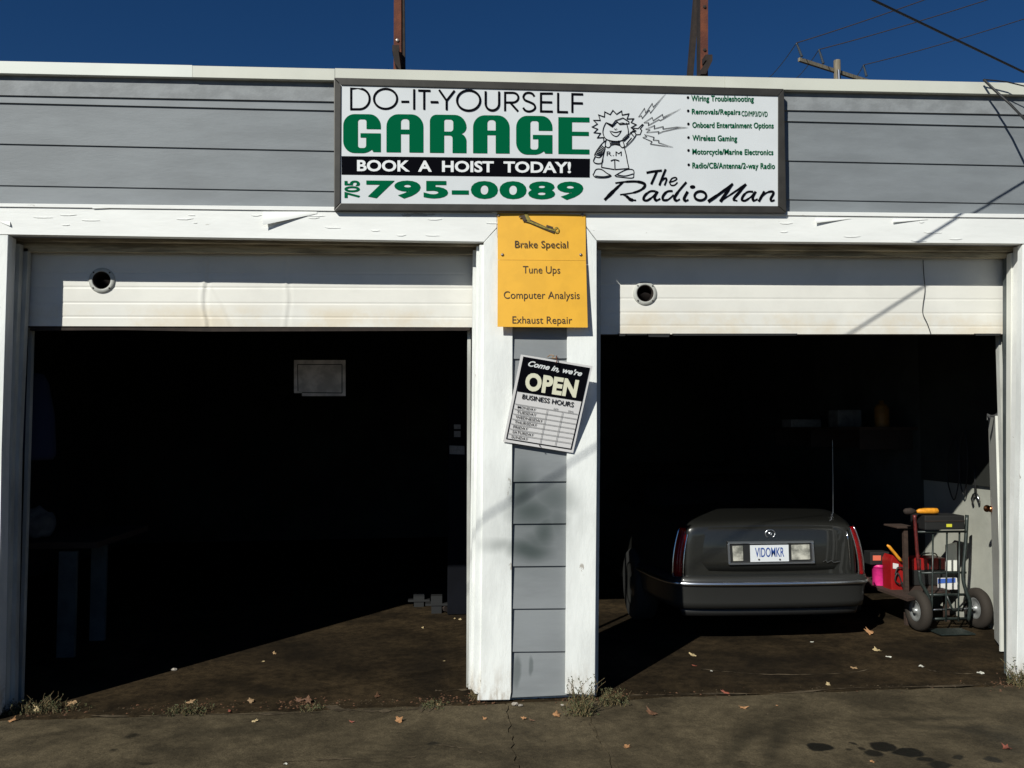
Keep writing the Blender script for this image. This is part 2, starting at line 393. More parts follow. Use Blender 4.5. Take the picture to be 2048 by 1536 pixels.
slab([(x+.003, y) for x, y in LL]+[(x-.002, y) for x, y in RL][::-1], 2, -.004)
slab([(x+.002, y) for x, y in RL][::-1]+TOPR[1:]+[(9,-7)], 3)
bm = B(); prism(bm, [gp(-8,-7,-.035), gp(9,-7,-.035), gp(9,.1,-.035), gp(-8,.1,-.035)], (0,0,-.1)); mk('joint_dirt', bm, m_dirt, drive)
floor = empty('garage_floor', (0, 3, 0), kind='structure')
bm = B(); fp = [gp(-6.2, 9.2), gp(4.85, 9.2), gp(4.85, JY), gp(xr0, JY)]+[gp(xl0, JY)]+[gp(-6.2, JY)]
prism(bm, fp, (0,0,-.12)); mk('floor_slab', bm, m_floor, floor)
# worn pale ridge of broken concrete along the threshold, and thin cracks
def streak(px, pyc, name, mt, wid, seed, parent, lift=.004, n=None):
    r = random.Random(seed); pts = catmull(list(zip(px, pyc)), 7); bm = B(); L, R_ = [], []
    for i, (x, y) in enumerate(pts):
        w = wid*r.uniform(.1, 1.2)*(0.15 if i in (0, len(pts)-1) else 1)*max(.06, .55+.75*math.sin(i*.55+seed))
        L.append(bm.verts.new(G(x, y-w+r.uniform(-.8,.8), lift))); R_.append(bm.verts.new(G(x, y+w+r.uniform(-.8,.8), lift)))
    for i in range(len(pts)-1): bm.faces.new((L[i], L[i+1], R_[i+1], R_[i]))
    return mk(name, bm, mt, parent)
streak([640,690,740,800,850,905],[1411,1419,1422,1420,1415,1409],'worn_edge', m_patch, 6.5, 5, drive)
streak([180,260,330,450,560,640],[1431,1432,1430,1428,1427,1424],'worn_edge', m_patch, 1.6, 6, drive)
streak([1235,1340,1450,1560,1700,1850,2000],[1391,1389,1387,1386,1376,1373,1368],'worn_edge', m_patch, 1.8, 7, drive)
streak([1400,1500,1600,1700,1740],[1338,1347,1349,1345,1338],'pale_scratch', m_patch, .8, 8, floor)
streak([560,640,720,830],[1524,1519,1517,1514],'worn_edge', m_patch, 1.2, 9, drive)
streak([865,900,940,965],[1489,1492,1499,1506],'worn_edge', m_patch, 1.2, 10, drive)
streak([1172,1188,1214,1226,1238],[1438,1462,1490,1512,1536],'worn_edge', m_patch, 1.6, 11, drive)
streak([1850,1880,1920,1965],[1338,1344,1347,1346],'pale_scratch', m_patch, .9, 12, floor)
streak([870,890,935,944],[1381,1381,1379,1384],'pale_scratch', m_patch, 1.6, 13, floor)
streak([1475,1492,1515,1530],[1520,1524,1531,1533],'worn_edge', m_patch, 1.6, 14, drive)

# ------------------------------------------------------------------ building
bld = empty('garage_building', (.4, 0, 0), 'single-storey garage with grey lap siding, white casings and two open bays', 'building')
XL, XR = -420, 2480                            # outline carried on past the frame
def lin(a, b): return lambda x: a+(b-a)*x/2048
f_top, f_bot = lin(122,166), lin(146,189)
s1, s2, s3, s4, h_top, h_bot = lin(190,229), lin(205,253), lin(287,331), lin(370,407), lin(409,430), lin(469,487)
# flashing in four lengths
sm = [XL, 385, 670, 1450, XR]
for i in range(4):
    a, b = sm[i], sm[i+1]; y = -.034-.003*(i % 2); bm = B()
    wpoly(bm, [(a, f_top(a)+(1 if i == 1 else 0)), (b-.6, f_top(b)+(1 if i == 1 else 0)), (b-.6, f_bot(b)), (a, f_bot(a))], y, .07)
    mk('roof_flashing', bm, m_fascia[[0,1,1,2][i]], bld)
# wall core above the openings
bm = B(); wpoly(bm, [(XL, f_top(XL)+4), (XR, f_top(XR)+4), (XR, h_bot(XR)), (XL, h_bot(XL))], .04, .10); mk('upper_wall', bm, m_wallcore, bld)
def lap(ya, yb, mt, x0=XL, x1=XR, n=1, base=0.0, t=.011):
    """one lapped board: top tucked in, bottom edge proud"""
    bm = B(); o = Vector((0, .014, 0))
    q = [P(x0, ya(x0)-3, base+.012), P(x1, ya(x1)-3, base+.012), P(x1, yb(x1), base-t+.012), P(x0, yb(x0), base-t+.012)]
    prism(bm, q, o); return mk('siding_board', bm, mt, bld)
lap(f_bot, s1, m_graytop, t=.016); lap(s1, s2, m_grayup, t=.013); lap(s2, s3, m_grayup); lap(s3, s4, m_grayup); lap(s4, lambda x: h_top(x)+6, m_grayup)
# header casing (butted between mitres) and post casings
zY = -.034
def cas(pts, mt=m_white, Y=zY, th=.06, name='door_casing'):
    bm = B(); wpoly(bm, pts, Y, th); bevel(bm, .003); return mk(name, bm, mt, bld)
cas([(XL,409-4.3),(XL,465),(17,468.5),(968,484),(994,455),(994,420)], name='header_casing')
cas([(1172,420),(1172,452),(1194,481),(2044,487),(XR,491),(XR,434.6)], name='header_casing')
cas([(994.5,420),(994.5,456),(994.5,475),(1171.5,475),(1171.5,420)], name='header_casing', Y=zY+.002)
cas([(XL,406.5-4.5),(XR,436.5-4),(XR,441),(1600,430.5),(668,421.5),(0,413),(XL,409)], name='cap_strip', Y=zY-.010, th=.03)
# the middle post: two white casings with lapped grey boards between
cas([(967.4,485.5),(994,456.5),(994,476.5),(1026,476.5),(1024,900),(1022,1384),(1020,1400),(955,1401),(963,1370),(966,900)], m_white_post, name='post_casing')
cas([(1135,476.5),(1171.5,476.5),(1171.5,453.5),(1193.5,482),(1193.5,900),(1190,1390),(1131,1388),(1134,900)], m_white_post, name='post_casing')
cas([(-12,1440),(-5,1430),(3,900),(16.5,470),(XL,466),(XL,1440)], m_white_post, name='post_casing')
cas([(2046,489),(2041,900),(2033,1366),(2150,1366),(2150,490)], m_white_post, name='post_casing')
py = [476, 716, 962, 1046, 1131, 1216, 1302, 1390]
seams = [476, 561, 640, 716, 800, 880, 962, 1046, 1131, 1216, 1302, 1392]
for a, b in zip(seams[:-1], seams[1:]):
    bm = B(); q = [P(1026, a-2, -.001), P(1134.5, a-2, -.001), P(1134, b+(.5 if b < 1390 else -2), -.017), P(1023.5, b+(1.5 if b < 1390 else 3), -.017)]
    prism(bm, q, (0,.012,0)); mk('siding_board', bm, m_gray, bld)
def core(pts, Y=.03, th=.11, mt=m_white, name='wall_core'):
    bm = B(); wpoly(bm, pts, Y, th); return mk(name, bm, mt, bld)
core([(968,486),(1193,486),(1192,1392),(960,1402)])
core([(16,471),(2,900),(-7,1440),(XL,1440),(XL,471)]); core([(2046,489),(2041,900),(2034,1362),(XR,1362),(XR,489)])
# stepped jambs and head stops
cas([(953,492),(948,900),(939,1372),(950,1388),(958,1388),(964,900),(967,492)], m_white_post, .03, .05, 'door_stop')
cas([(959,489),(955,900),(946,1380),(962,1390),(967,900),(970,489)], m_white_post, -.012, .035, 'door_stop')
def jb(pts, Y, th, mt=m_jamb, name='door_jamb'):
    bm = B(); wpoly(bm, pts, Y, th); return mk(name, bm, mt, bld)
jb([(40,488),(24,900),(11,1432),(-90,1432),(-80,488)], .142, .05)
jb([(56,496),(38,900),(30,1330),(29,1425),(-70,1425),(-60,496)], .196, .05)
jb([(1202,500),(1200,900),(1196,1380),(1185,1380),(1188,500)], .10, .12)
jb([(2022,506),(2021,900),(2022,1370),(2120,1370),(2120,506)], .142, .05, m_doorwhite)
jb([(2014,512),(2014,900),(2017,1368),(2110,1368),(2110,512)], .196, .05, m_track)
jb([(946,500),(943,900),(937,1378),(1010,1388),(1010,500)], .142, .08, m_white_post)
jb([(-90,480),(1010,492),(1010,300),(-90,300)], .142, .05, m_soffit, 'head_jamb')
jb([(-70,502),(1010,508),(1010,300),(-70,300)], .196, .05, m_soffit, 'head_jamb')
jb([(1180,497),(2120,503),(2120,300),(1180,300)], .142, .05, m_soffit, 'head_jamb')
jb([(1180,508),(2110,516),(2110,300),(1180,300)], .196, .05, m_soffit, 'head_jamb')
# shell of the room
def wbox(name, a, b, mt): bm = B(); box(bm, a, b); return mk(name, bm, mt, bld)
XI0, XI1, YB, ZC = -5.2, 4.82, 9.0, 3.62
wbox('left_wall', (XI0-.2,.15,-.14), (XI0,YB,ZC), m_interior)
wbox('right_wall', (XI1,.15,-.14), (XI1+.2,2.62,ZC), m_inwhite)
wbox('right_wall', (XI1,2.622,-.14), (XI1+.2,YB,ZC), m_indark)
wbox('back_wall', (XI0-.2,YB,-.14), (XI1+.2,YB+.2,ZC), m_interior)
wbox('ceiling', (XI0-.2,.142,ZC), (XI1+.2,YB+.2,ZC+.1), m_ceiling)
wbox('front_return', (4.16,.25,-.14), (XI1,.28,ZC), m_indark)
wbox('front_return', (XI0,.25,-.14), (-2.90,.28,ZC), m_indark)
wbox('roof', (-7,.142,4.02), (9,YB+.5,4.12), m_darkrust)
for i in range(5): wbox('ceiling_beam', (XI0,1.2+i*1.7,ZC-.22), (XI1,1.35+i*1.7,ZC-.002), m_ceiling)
# sectional doors, rolled mostly up; real ribs, dents and a round exhaust port
def garage_door(x0, x1, ytl, ytr, ybl, ybr, ribs, port, dents, label):
    Yd = .275; nx, ny = 210, 104; bm = B(); V = []
    for j in range(ny+1):
        row = []
        for i in range(nx+1):
            u, v = i/nx, j/ny; px = x0+(x1-x0)*u; py_ = (ytl+(ytr-ytl)*u)*(1-v)+(ybl+(ybr-ybl)*u)*v
            d = 0
            for rb in ribs:
                q = abs(py_-(rb+(ytr-ytl)*.3*u)); d += .0035*max(0, 1-q/1.9)
            for dx, w, am, lean in dents:
                q = (px-dx-lean*(py_-600)-2.2*math.sin(py_*.06+dx)-(6*max(0,(py_-620)/30) if lean < -.03 else 0))/w; d += am*math.exp(-q*q)*(-1 if q < 0 else 1)*abs(q)*1.6
            d += .0015*math.sin(px*.013+py_*.02)
            row.append(bm.verts.new(P(px, py_, Yd+d)))
        V.append(row)
    for j in range(ny):
        for i in range(nx):
            u, v = (i+.5)/nx, (j+.5)/ny; px = x0+(x1-x0)*u; py_ = (ytl+(ytr-ytl)*u)*(1-v)+(ybl+(ybr-ybl)*u)*v
            if math.hypot(px-port[0], py_-port[1]) < 18.5: continue
            bm.faces.new((V[j][i], V[j][i+1], V[j+1][i+1], V[j+1][i]))
    bmesh.ops.recalc_face_normals(bm, faces=bm.faces)
    d = mk('garage_door', bm, m_door, bld, True)
    # back skin and lower lip give it thickness
    bm = B(); wpoly(bm, [(x0, ybl-1), (x1, ybr-1), (x1, ybr+1.5), (x0, ybl+1.5)], Yd+.004, .05); mk('bottom_rail', bm, m_darkrust, d)
    c = P(port[0], port[1], Yd); s = .0038
    bm = B(); lathe(bm, [(16*s,.004),(16*s,-.010),(17.5*s,-.012),(22.5*s,-.008),(23.5*s,.002),(23.5*s,.006)], c, 'y', 32); mk('port_flange', bm, m_jamb, d, True)
    bm = B(); lathe(bm, [(16*s,-.010),(16*s,.10),(15*s,.10),(15*s,-.008),(16*s,-.010)], c, 'y', 32); mk('port_sleeve', bm, m_darkrust, d, True)
    for k in range(4):
        a = math.radians(45+90*k); bm = B(); lathe(bm, [(.006,0),(.005,-.004),(.001,-.005)], c+Vector((math.cos(a)*20*s, -.010, math.sin(a)*20*s)), 'y', 8); mk('screw', bm, m_darkrust, d)
    # flap plate inside the sleeve, half open
    bm = B(); lathe(bm, [(.001,.0),(13*s,.0),(13*s,.003),(.001,.003)], Vector((0,0,0)), 'y', 24)
    for v in bm.verts: v.co = Matrix.Rotation(.9, 4, 'X') @ v.co + c + Vector((.012,.07,-.02))
    mk('port_flap', bm, m_chromed, d)
    return d
d1 = garage_door(48, 958, 490, 500, 652, 654.5, [545,574,605,633], (204,561), [(409,4.5,.008,-.06),(575,4,.005,-.02),(436,6,.0022,.5)], None)
d2 = garage_door(1186, 2012, 495, 502, 668.5, 668, [569,597,625,651], (1290,587), [], None)
# torn weather strip under the right door
for (a, b, h) in ((1236,1252,5),(1296,1340,7),(1345,1595,4),(1950,2002,4),(1252,1296,3)):
    bm = B(); wpoly(bm, [(a,667),(b,667),(b-2,667+h),(a+2,668+h*.8)], .262, .012); mk('weather_strip', bm, m_rubber, d2)
bm = B(); pts = [(60,655),(940,656),(940,661),(700,662),(420,663),(250,660),(60,661)]; wpoly(bm, pts, .272, .03); mk('weather_strip', bm, m_darkrust, d1)
# door tracks inside
for px in (62, 938, 1998):
    bm = B(); c = P(px, 700, .36); box(bm, (c.x-.012,.34,-.05+gz(c.x)), (c.x+.012,.38,3.3)); mk('door_track', bm, m_jamb, bld)
# peeling paint flaps on the header
def flap(px, py_, w, h, curl, seed):
    bm = B(); V = []
    for i in range(13):
        row = []
        for j in range(5):
            u, v = i/12, j/4; x = px+w*u; y = py_+h*v*(1-u*.85)
            out = -curl*math.sin(v*math.pi*.6)*(1-u)**1.4
            row.append(bm.verts.new(P(x, y, zY-.003+out)))
        V.append(row)
    for i in range(12):
        for j in range(4): bm.faces.new((V[i][j], V[i+1][j], V[i+1][j+1], V[i][j+1]))
    return mk('peeling_paint', bm, m_white, bld, True)
flap(526,423,108,27,.035,1); flap(1632,436,70,10,.02,2); flap(1786,438,70,7,.012,3); flap(185,412,190,5,.008,4)
flap(20,443,-20,9,.01,5)
# thin cracks / old seams in the paint on the header: short raised slivers
r = random.Random(4)
for k in range(26):
    x = r.uniform(30, 2030); 
    y = h_top(x)+r.uniform(12, 55)
    if 660 < x < 1200 and y < 432: continue
    bm = B(); w = r.uniform(8, 40); wpoly(bm, [(x,y),(x+w,y+r.uniform(-1,1.5)),(x+w*.6,y+1.6),(x+w*.2,y+1.4)], zY-.0035, .003); mk('paint_blister', bm, m_white, bld)

# ------------------------------------------------------------------ big sign
sg = empty('business_sign', P(1120, 424, -.05), 'long framed white sign with green and black garage lettering, above the middle post', 'sign')
FY, SY = -.075, -.066
OT = [(668,155),(1568,177.5),(1573,190),(1573,425),(668,420)]
def fr(a, b, c, d_): bm = B(); wpoly(bm, [a, b, c, d_], FY, .085); bevel(bm, .005, 2); mk('frame_rail', bm, m_bronze, sg)
i0, i1, i2, i3 = (682.5,170), (1556.5,191.5), (1556.5,411.5), (681,406)
fr((668,155),(1568,177.5),i1,i0); fr((1568.2,178),(1573,425),i2,(1556.8,192)); fr((1572.6,425.4),(668,420.6),(681,406.3),(1556.3,411.9)); fr((668,419.9),(667.8,155.6),(682.1,170.4),(680.7,405.8))
bm = B(); wpoly(bm, [(679,167),(1560,189),(1560,414),(678,409)], SY, .03); mk('sign_face', bm, m_signface, sg)
C1 = lambda x, y: (660+x/3.793, 140+y/3.793)
C2 = lambda x, y: (1160+x/4.655, 140+y/4.655)
TY = SY-.003
bm = B(); wpoly(bm, [C1(88,653), C1(1972,673), C1(1970,815), C1(88,793)], SY-.0025, .002); mk('black_band', bm, m_black, sg)
gG = curve_fill([fillet([(0,1,.3),(1,1,.3),(1,.62),(.62,.62),(.62,.87,.07),(.39,.87,.07),(.39,.13,.07),(.61,.13,.07),(.61,.40),(.46,.40),(.46,.51),(1,.51),(1,.03),(.80,.03),(.76,.09),(.62,0,.1),(0,0,.3)])])
gA = curve_fill([fillet([(0,0),(0,1,.32),(1,1,.32),(1,0),(.62,0),(.62,.48),(.39,.48),(.39,0)]), fillet([(.39,.60),(.62,.60),(.62,.88,.09),(.39,.88,.09)])])
gR = curve_fill([fillet([(0,0),(0,1,.18),(1,1,.32),(1,.56,.12),(.86,.505),(1,.44,.12),(1,0),(.62,0),(.62,.46,.08),(.39,.46),(.39,0)]), fillet([(.39,.56),(.64,.56,.08),(.64,.88,.09),(.39,.88,.05)])])
gE = curve_fill([[(0,0),(0,1),(1,1),(1,.87),(.44,.87),(.44,.61),(.98,.61),(.98,.50),(.44,.50),(.44,.13),(1,.13),(1,0)]])
bm = B()
for g, a, b, t0, t1 in ((gG,100,385,333,628),(gA,428,708,334,623),(gR,757,1035,338,627),(gA,1085,1362,342,630),(gG,1412,1687,346,640),(gE,1732,1968,357,636)):
    put2d(bm, g, [C1(a,t0), C1(b,t0+3), C1(b,t1+3), C1(a,t1)], TY, fit=False)
mk('green_lettering', bm, m_green, sg)
def lettering(s, quad, Y, mt, parent, off=0, shear=0, space=1, name='lettering', bold=0):
    bm = B(); g_ = text_geo(s, off, shear, space); put2d(bm, g_, quad, Y)
    if bold:                                   # second pass a hair to the side and in front: heavy, condensed print
        put2d(bm, g_, [(x+bold, y) for x, y in quad], Y-.0006); put2d(bm, g_, [(x+bold*.5, y+bold*.35) for x, y in quad], Y-.0012)
    return mk(name, bm, mt, parent)
lettering('BOOK  A  HOIST  TODAY!', [C1(205,681),C1(1828,697),C1(1828,783),C1(205,768)], SY-.0045, m_whitevinyl, sg, .03, 0, 1.0, 'white_lettering')
lettering('795-0089', [C1(275,836),C1(1922,846),C1(1922,986),C1(275,972)], TY, m_green, sg, .045, 0, 1.12, 'phone_number')
lettering('705', [C1(108,970),C1(108,838),C1(228,838),C1(228,970)], TY, m_green, sg, .03, 0, 1.0, 'phone_number')
bm = B(); w0 = 16/3.793
def st(pts, w=w0, sm_=False, closed=False, C=C1, Y=TY):
    if sm_: pts = catmull(pts, 6, closed)
    ribbon(bm, [C(*p) for p in pts], w, Y, closed)
st([(160,297),(160,140),(225,140)]+ell(222,218.5,78,78.5,-88,88,18)+[(222,297),(152,297)])
st(ell(421,218,88,76), closed=True); st([(540,240),(600,240)]); st([(638,145),(638,300)]); st([(668,155),(762,157)]); st([(714,155),(714,300)])
st([(762,242),(822,243)]); st([(827,150),(884,232),(945,155)]); st([(884,228),(884,303)]); st(ell(1051,230,88,77), closed=True)
st([(1180,160),(1180,255)]+ell(1231,255,51,50,170,10,14)+[(1282,255),(1282,162)])
st([(1328,312),(1328,172),(1385,172)]+ell(1385,209,44,37,-85,85,12)+[(1385,246),(1328,246)]); st([(1368,248),(1427,314)])
st([(1550,200),(1535,180),(1510,172),(1482,178),(1467,203),(1480,228),(1515,243),(1546,260),(1556,286),(1538,306),(1508,314),(1480,305),(1465,285)], sm_=True)
st([(1690,178),(1600,178),(1600,313),(1690,315)]); st([(1600,243),(1685,245)]); st([(1730,172),(1730,317),(1805,319)])
st([(1920,184),(1838,182),(1838,323)]); st([(1838,250),(1918,252)])
mk('black_lettering', bm, m_black, sg)
for s, x0, x1, y0, y1, o in (('Wiring Troubleshooting',1035,1615,236,304,.004),('Removals/Repairs',1040,1490,360,424,.004),('CD/MP3/DVD',1503,1745,380,428,.0),
        ('Onboard Entertainment Options',1045,1800,484,552,.004),('Wireless Gaming',1045,1460,604,672,.004),('Motorcycle/Marine Electronics',1045,1797,732,800,.004),('Radio/CB/Antenna/2-way Radio',1045,1812,860,930,.004)):
    lettering(s, [C2(x0,y0),C2(x1,y0+6),C2(x1,y1+6),C2(x0,y1)], TY, m_green, sg, o, 0, 1.04, 'green_lettering', .75 if 'CD/M' not in s else .4)
bm = B()
for x, y in ((1005,256),(1007,380),(1009,502),(1010,628),(1010,748),(1012,882)):
    c = [C2(*p) for p in ell(x, y, 12, 13, 0, 360, 12)]; bm.faces.new([bm.verts.new(P(a, b, TY)) for a, b in c])
mk('bullet_point', bm, m_black, sg)
bm = B(); q = 1/4.655
def sc(pts, w, sm_=True, closed=False): 
    n = len(pts); p2 = catmull(pts, 6, closed) if sm_ else pts
    ribbon(bm, [C2(*p) for p in p2], [v*q for v in ([w]*len(p2) if isinstance(w, (int, float)) else [w[min(len(w)-1, int(i/len(p2)*len(w)))] for i in range(len(p2))])], TY, closed)
sc([(618,955),(680,943),(762,934)], 19); sc([(716,940),(690,1000),(662,1062)], 21); sc([(797,922),(765,1000),(738,1072)], 20); sc([(752,1035),(785,1008),(806,1014),(786,1072)], 15)
sc([(826,1045),(870,1034),(900,1015),(888,1000),(855,1010),(836,1045),(850,1072),(882,1070),(908,1045)], 13)
sc([(398,1045),(318,1120),(228,1210)], [20,26,34,26]); sc([(328,1052),(420,1040),(530,1038),(600,1060),(588,1100),(510,1138),(372,1160)], [14,20,26,26,20,12]); sc([(395,1155),(440,1180),(470,1205),(522,1213)], [14,26,30,14])
sc([(705,1128),(655,1128),(605,1165),(592,1205),(628,1212),(680,1175),(712,1135)], [18,24,20,14]); sc([(722,1128),(694,1185),(712,1212),(748,1196)], [24,26,16])
sc([(862,1125),(812,1130),(775,1168),(772,1206),(818,1206),(872,1160)], [18,24,20,14]); sc([(990,1042),(915,1130),(878,1192),(900,1214),(930,1200)], [20,26,24,14])
sc([(1002,1130),(968,1195),(985,1215),(1010,1206)], [26,26,16]); sc(ell(1120,1170,54,42,0,360,14), 22, True, True)
sc([(1192,1224),(1300,1150),(1422,1056)], [30,24,18]); sc([(1422,1056),(1370,1130),(1306,1224)], [20,28,30]); sc([(1306,1224),(1430,1140),(1546,1062)], [14,18,22]); sc([(1546,1062),(1480,1140),(1432,1200),(1465,1218)], [24,28,26,14])
sc([(1612,1132),(1560,1134),(1520,1170),(1508,1208),(1540,1214),(1590,1180),(1622,1140)], [18,24,20,14]); sc([(1636,1130),(1608,1186),(1620,1214),(1654,1200)], [24,26,16])
sc([(1716,1128),(1690,1175),(1664,1224)], [22,26,24]); sc([(1690,1180),(1740,1140),(1790,1130),(1800,1150),(1776,1196),(1786,1218),(1812,1208)], [14,20,24,24,16])
for k in (0,):
    c = [C2(*p) for p in ell(1048,1088,26,17,0,360,14)]; bm.faces.new([bm.verts.new(P(a, b, TY)) for a, b in c])
mk('script_lettering', bm, m_black, sg)
# line drawing: a plain frizzy-haired figure in dungarees pointing at four bolts
bm = B(); lw = 8
def ln(pts, w=lw, sm_=False, closed=False):
    p2 = catmull(pts, 5, closed) if sm_ else pts; ribbon(bm, [C2(*p) for p in p2], w*q, TY, closed)
hair = []
rr = random.Random(8)
for k in range(27):
    a = math.radians(118+(k/26)*275); cxh, cyh = 322, 530
    r1 = 1.04 if k % 2 == 0 else .80
    hair.append((cxh+198*math.cos(a)*r1+rr.uniform(-6,6), cyh+152*math.sin(a)*r1+rr.uniform(-5,5)))
ln(hair)
ln([(240,490),(218,540),(214,590),(240,640),(300,660),(370,660),(430,630),(450,580),(440,520),(430,490)], sm_=True)
ln([(242,488),(300,510),(330,470),(400,445),(455,480),(455,498),(370,505),(345,480),(300,528),(242,488)])
ln([(268,505),(300,520),(325,505)], 8, True); ln([(360,500),(395,492),(425,502)], 8, True); ln([(318,545),(330,552),(345,545)], 6, True)
ln([(278,565),(300,600),(340,618),(370,590),(385,562)], sm_=True); ln([(290,570),(330,580),(380,568)], sm_=True)
ln([(245,645),(235,700),(262,722),(285,700),(270,650)], sm_=True); ln([(360,655),(372,700),(395,722),(412,705),(395,650)], sm_=True)
ln([(235,705),(228,750),(205,850),(200,905),(320,925)]); ln([(410,715),(430,790),(440,850),(455,915),(325,925)])
ln([(322,840),(325,925)]); ln([(285,845),(322,833),(365,845)], sm_=True); ln([(285,700),(325,690),(372,700)], sm_=True)
for a, b in (((285,665),(372,668)),((285,680),(372,683)),((395,645),(440,600)),((410,665),(460,618)),((430,690),(480,630))): ln([a, b])
ln([(240,655),(200,690),(150,760),(138,800),(190,810),(235,730)], sm_=True)
for k in range(7): ln([(190-k*8,695+k*15),(228-k*5,725+k*12)])
ln([(140,805),(125,850),(160,870),(205,860),(212,815)], sm_=True)
ln([(400,655),(440,620),(490,570),(520,600),(480,660),(415,720)], sm_=True); ln([(490,572),(500,540),(540,545),(580,505),(590,512),(560,548),(575,560),(560,600),(522,602)], sm_=False)
ln([(128,965),(150,925),(200,925),(250,960),(290,985),(240,1003),(150,1000),(122,975),(128,965)], sm_=True)
ln([(322,985),(380,950),(440,925),(495,930),(500,975),(480,1005),(330,990)], sm_=True); ln([(140,985),(220,992),(290,978)], sm_=True); ln([(345,975),(420,985),(495,965)], sm_=True)
for bl in ([(545,435),(600,355),(610,400),(672,310),(680,345),(808,208),(655,400),(645,372),(578,450),(572,425)],
           [(595,490),(672,440),(680,470),(768,412),(772,440),(938,360),(780,452),(745,470),(735,460),(635,515),(640,490)],
           [(610,550),(695,515),(690,545),(775,525),(770,548),(900,530),(1005,535),(900,543),(770,572),(728,592),(735,572),(620,580),(650,555)],
           [(600,600),(690,625),(680,650),(735,655),(730,675),(865,717),(770,705),(655,688),(670,665),(585,628),(620,618)]): ln(bl, 5.5, False, True)
mk('line_drawing', bm, m_greyprint if False else m_black, sg)
lettering('R.M', [C2(248,758),C2(388,758),C2(388,800),C2(248,800)], TY, m_black, sg, .0, 0, 1.1, 'black_lettering')

# ------------------------------------------------------------------ yellow sign
def yY(x, y): 
    t = max(0, min(1, (y-427)/228)); return -.040-.056*t**1.1-.004*math.sin((x-995)/180*math.pi)
ys = empty('services_sign', P(1083, 655, -.06), 'yellow plastic sign listing brake and exhaust services, hung on the middle post', 'sign')
def curved_sheet(pts, Y, th, nx, ny, mt, name, parent):
    TL, TR, BR, BL = [Vector(p) for p in pts]; bm = B(); rows = []
    for z in (0, th):
        R_ = []
        for j in range(ny+1):
            R_.append([])
            for i in range(nx+1):
                u, v = i/nx, j/ny; c = TL*(1-u)*(1-v)+TR*u*(1-v)+BR*u*v+BL*(1-u)*v
                R_[-1].append(bm.verts.new(P(c.x, c.y, Y(c.x, c.y))+Vector((0, z, 0))))
        rows.append(R_)
    A, Bk = rows
    for j in range(ny):
        for i in range(nx):
            bm.faces.new((A[j][i], A[j][i+1], A[j+1][i+1], A[j+1][i])); bm.faces.new((Bk[j][i], Bk[j+1][i], Bk[j+1][i+1], Bk[j][i+1]))
    for i in range(nx):
        bm.faces.new((A[0][i], Bk[0][i], Bk[0][i+1], A[0][i+1])); bm.faces.new((A[ny][i], A[ny][i+1], Bk[ny][i+1], Bk[ny][i]))
    for j in range(ny):
        bm.faces.new((A[j][0], A[j+1][0], Bk[j+1][0], Bk[j][0])); bm.faces.new((A[j][nx], Bk[j][nx], Bk[j+1][nx], A[j+1][nx]))
    return mk(name, bm, mt, parent, False)
curved_sheet([(995,426),(1171,429),(1172,521),(995.5,519.5)], yY, .004, 8, 6, m_yellow, 'upper_panel', ys)
curved_sheet([(995.5,520),(1172,521.5),(1175.5,655),(995,653.5)], lambda x, y: yY(x, y)-.003, .004, 8, 8, m_yellow, 'lower_panel', ys)
C3 = lambda x, y: (960+x/3.012, 410+y/3.012)
yT = lambda x, y: yY(x, y)-.0065
for s, x0, x1, y0, y1 in (('Brake Special',210,530,214,270),('Tune Ups',258,483,367,425),('Computer Analysis',143,600,519,578),('Exhaust Repair',195,555,670,727)):
    lettering(s, [C3(x0,y0),C3(x1,y0+2),C3(x1,y1+2),C3(x0,y1)], yT, m_brownprint, ys, .0, 0, 1.0)
bm = B(); ribbon(bm, [C3(*p) for p in ((262,85),(300,98),(395,140),(450,160))], [9,7,6,7], yT); mk('wrench_print', bm, m_brownprint, ys)
bm = B(); ribbon(bm, [C3(*p) for p in ((285,95),(400,140),(455,155))], [3.6,3.2,3.2], lambda x, y: yT(x, y)-.003)
c = [C3(*p) for p in ell(462,150,12,15,0,360,14)]; ribbon(bm, c, 2.2, yT, True); 
ribbon(bm, [C3(*p) for p in ((272,45),(285,75),(298,95))], [5,8,5], lambda x, y: yT(x, y)-.003); mk('wrench_print', bm, m_oliveprint, ys)
bm = B(); ribbon(bm, [C3(*p) for p in ((234,72),(262,68),(270,95))], [2,6,8], lambda x, y: yT(x, y)-.006); ribbon(bm, [C3(*p) for p in ((400,125),(440,138))], 4, lambda x, y: yT(x, y)-.006); mk('wrench_print', bm, m_brownprint, ys)
for x, y in ((135,300),(607,300),(616,60),(112,62)):
    a, b = C3(x, y); c = P(a, b, yY(a, b)); bm = B(); lathe(bm, [(.011,0),(.010,-.005),(.004,-.009),(.001,-.009)], c, 'y', 12); mk('screw', bm, m_screw, ys, True)

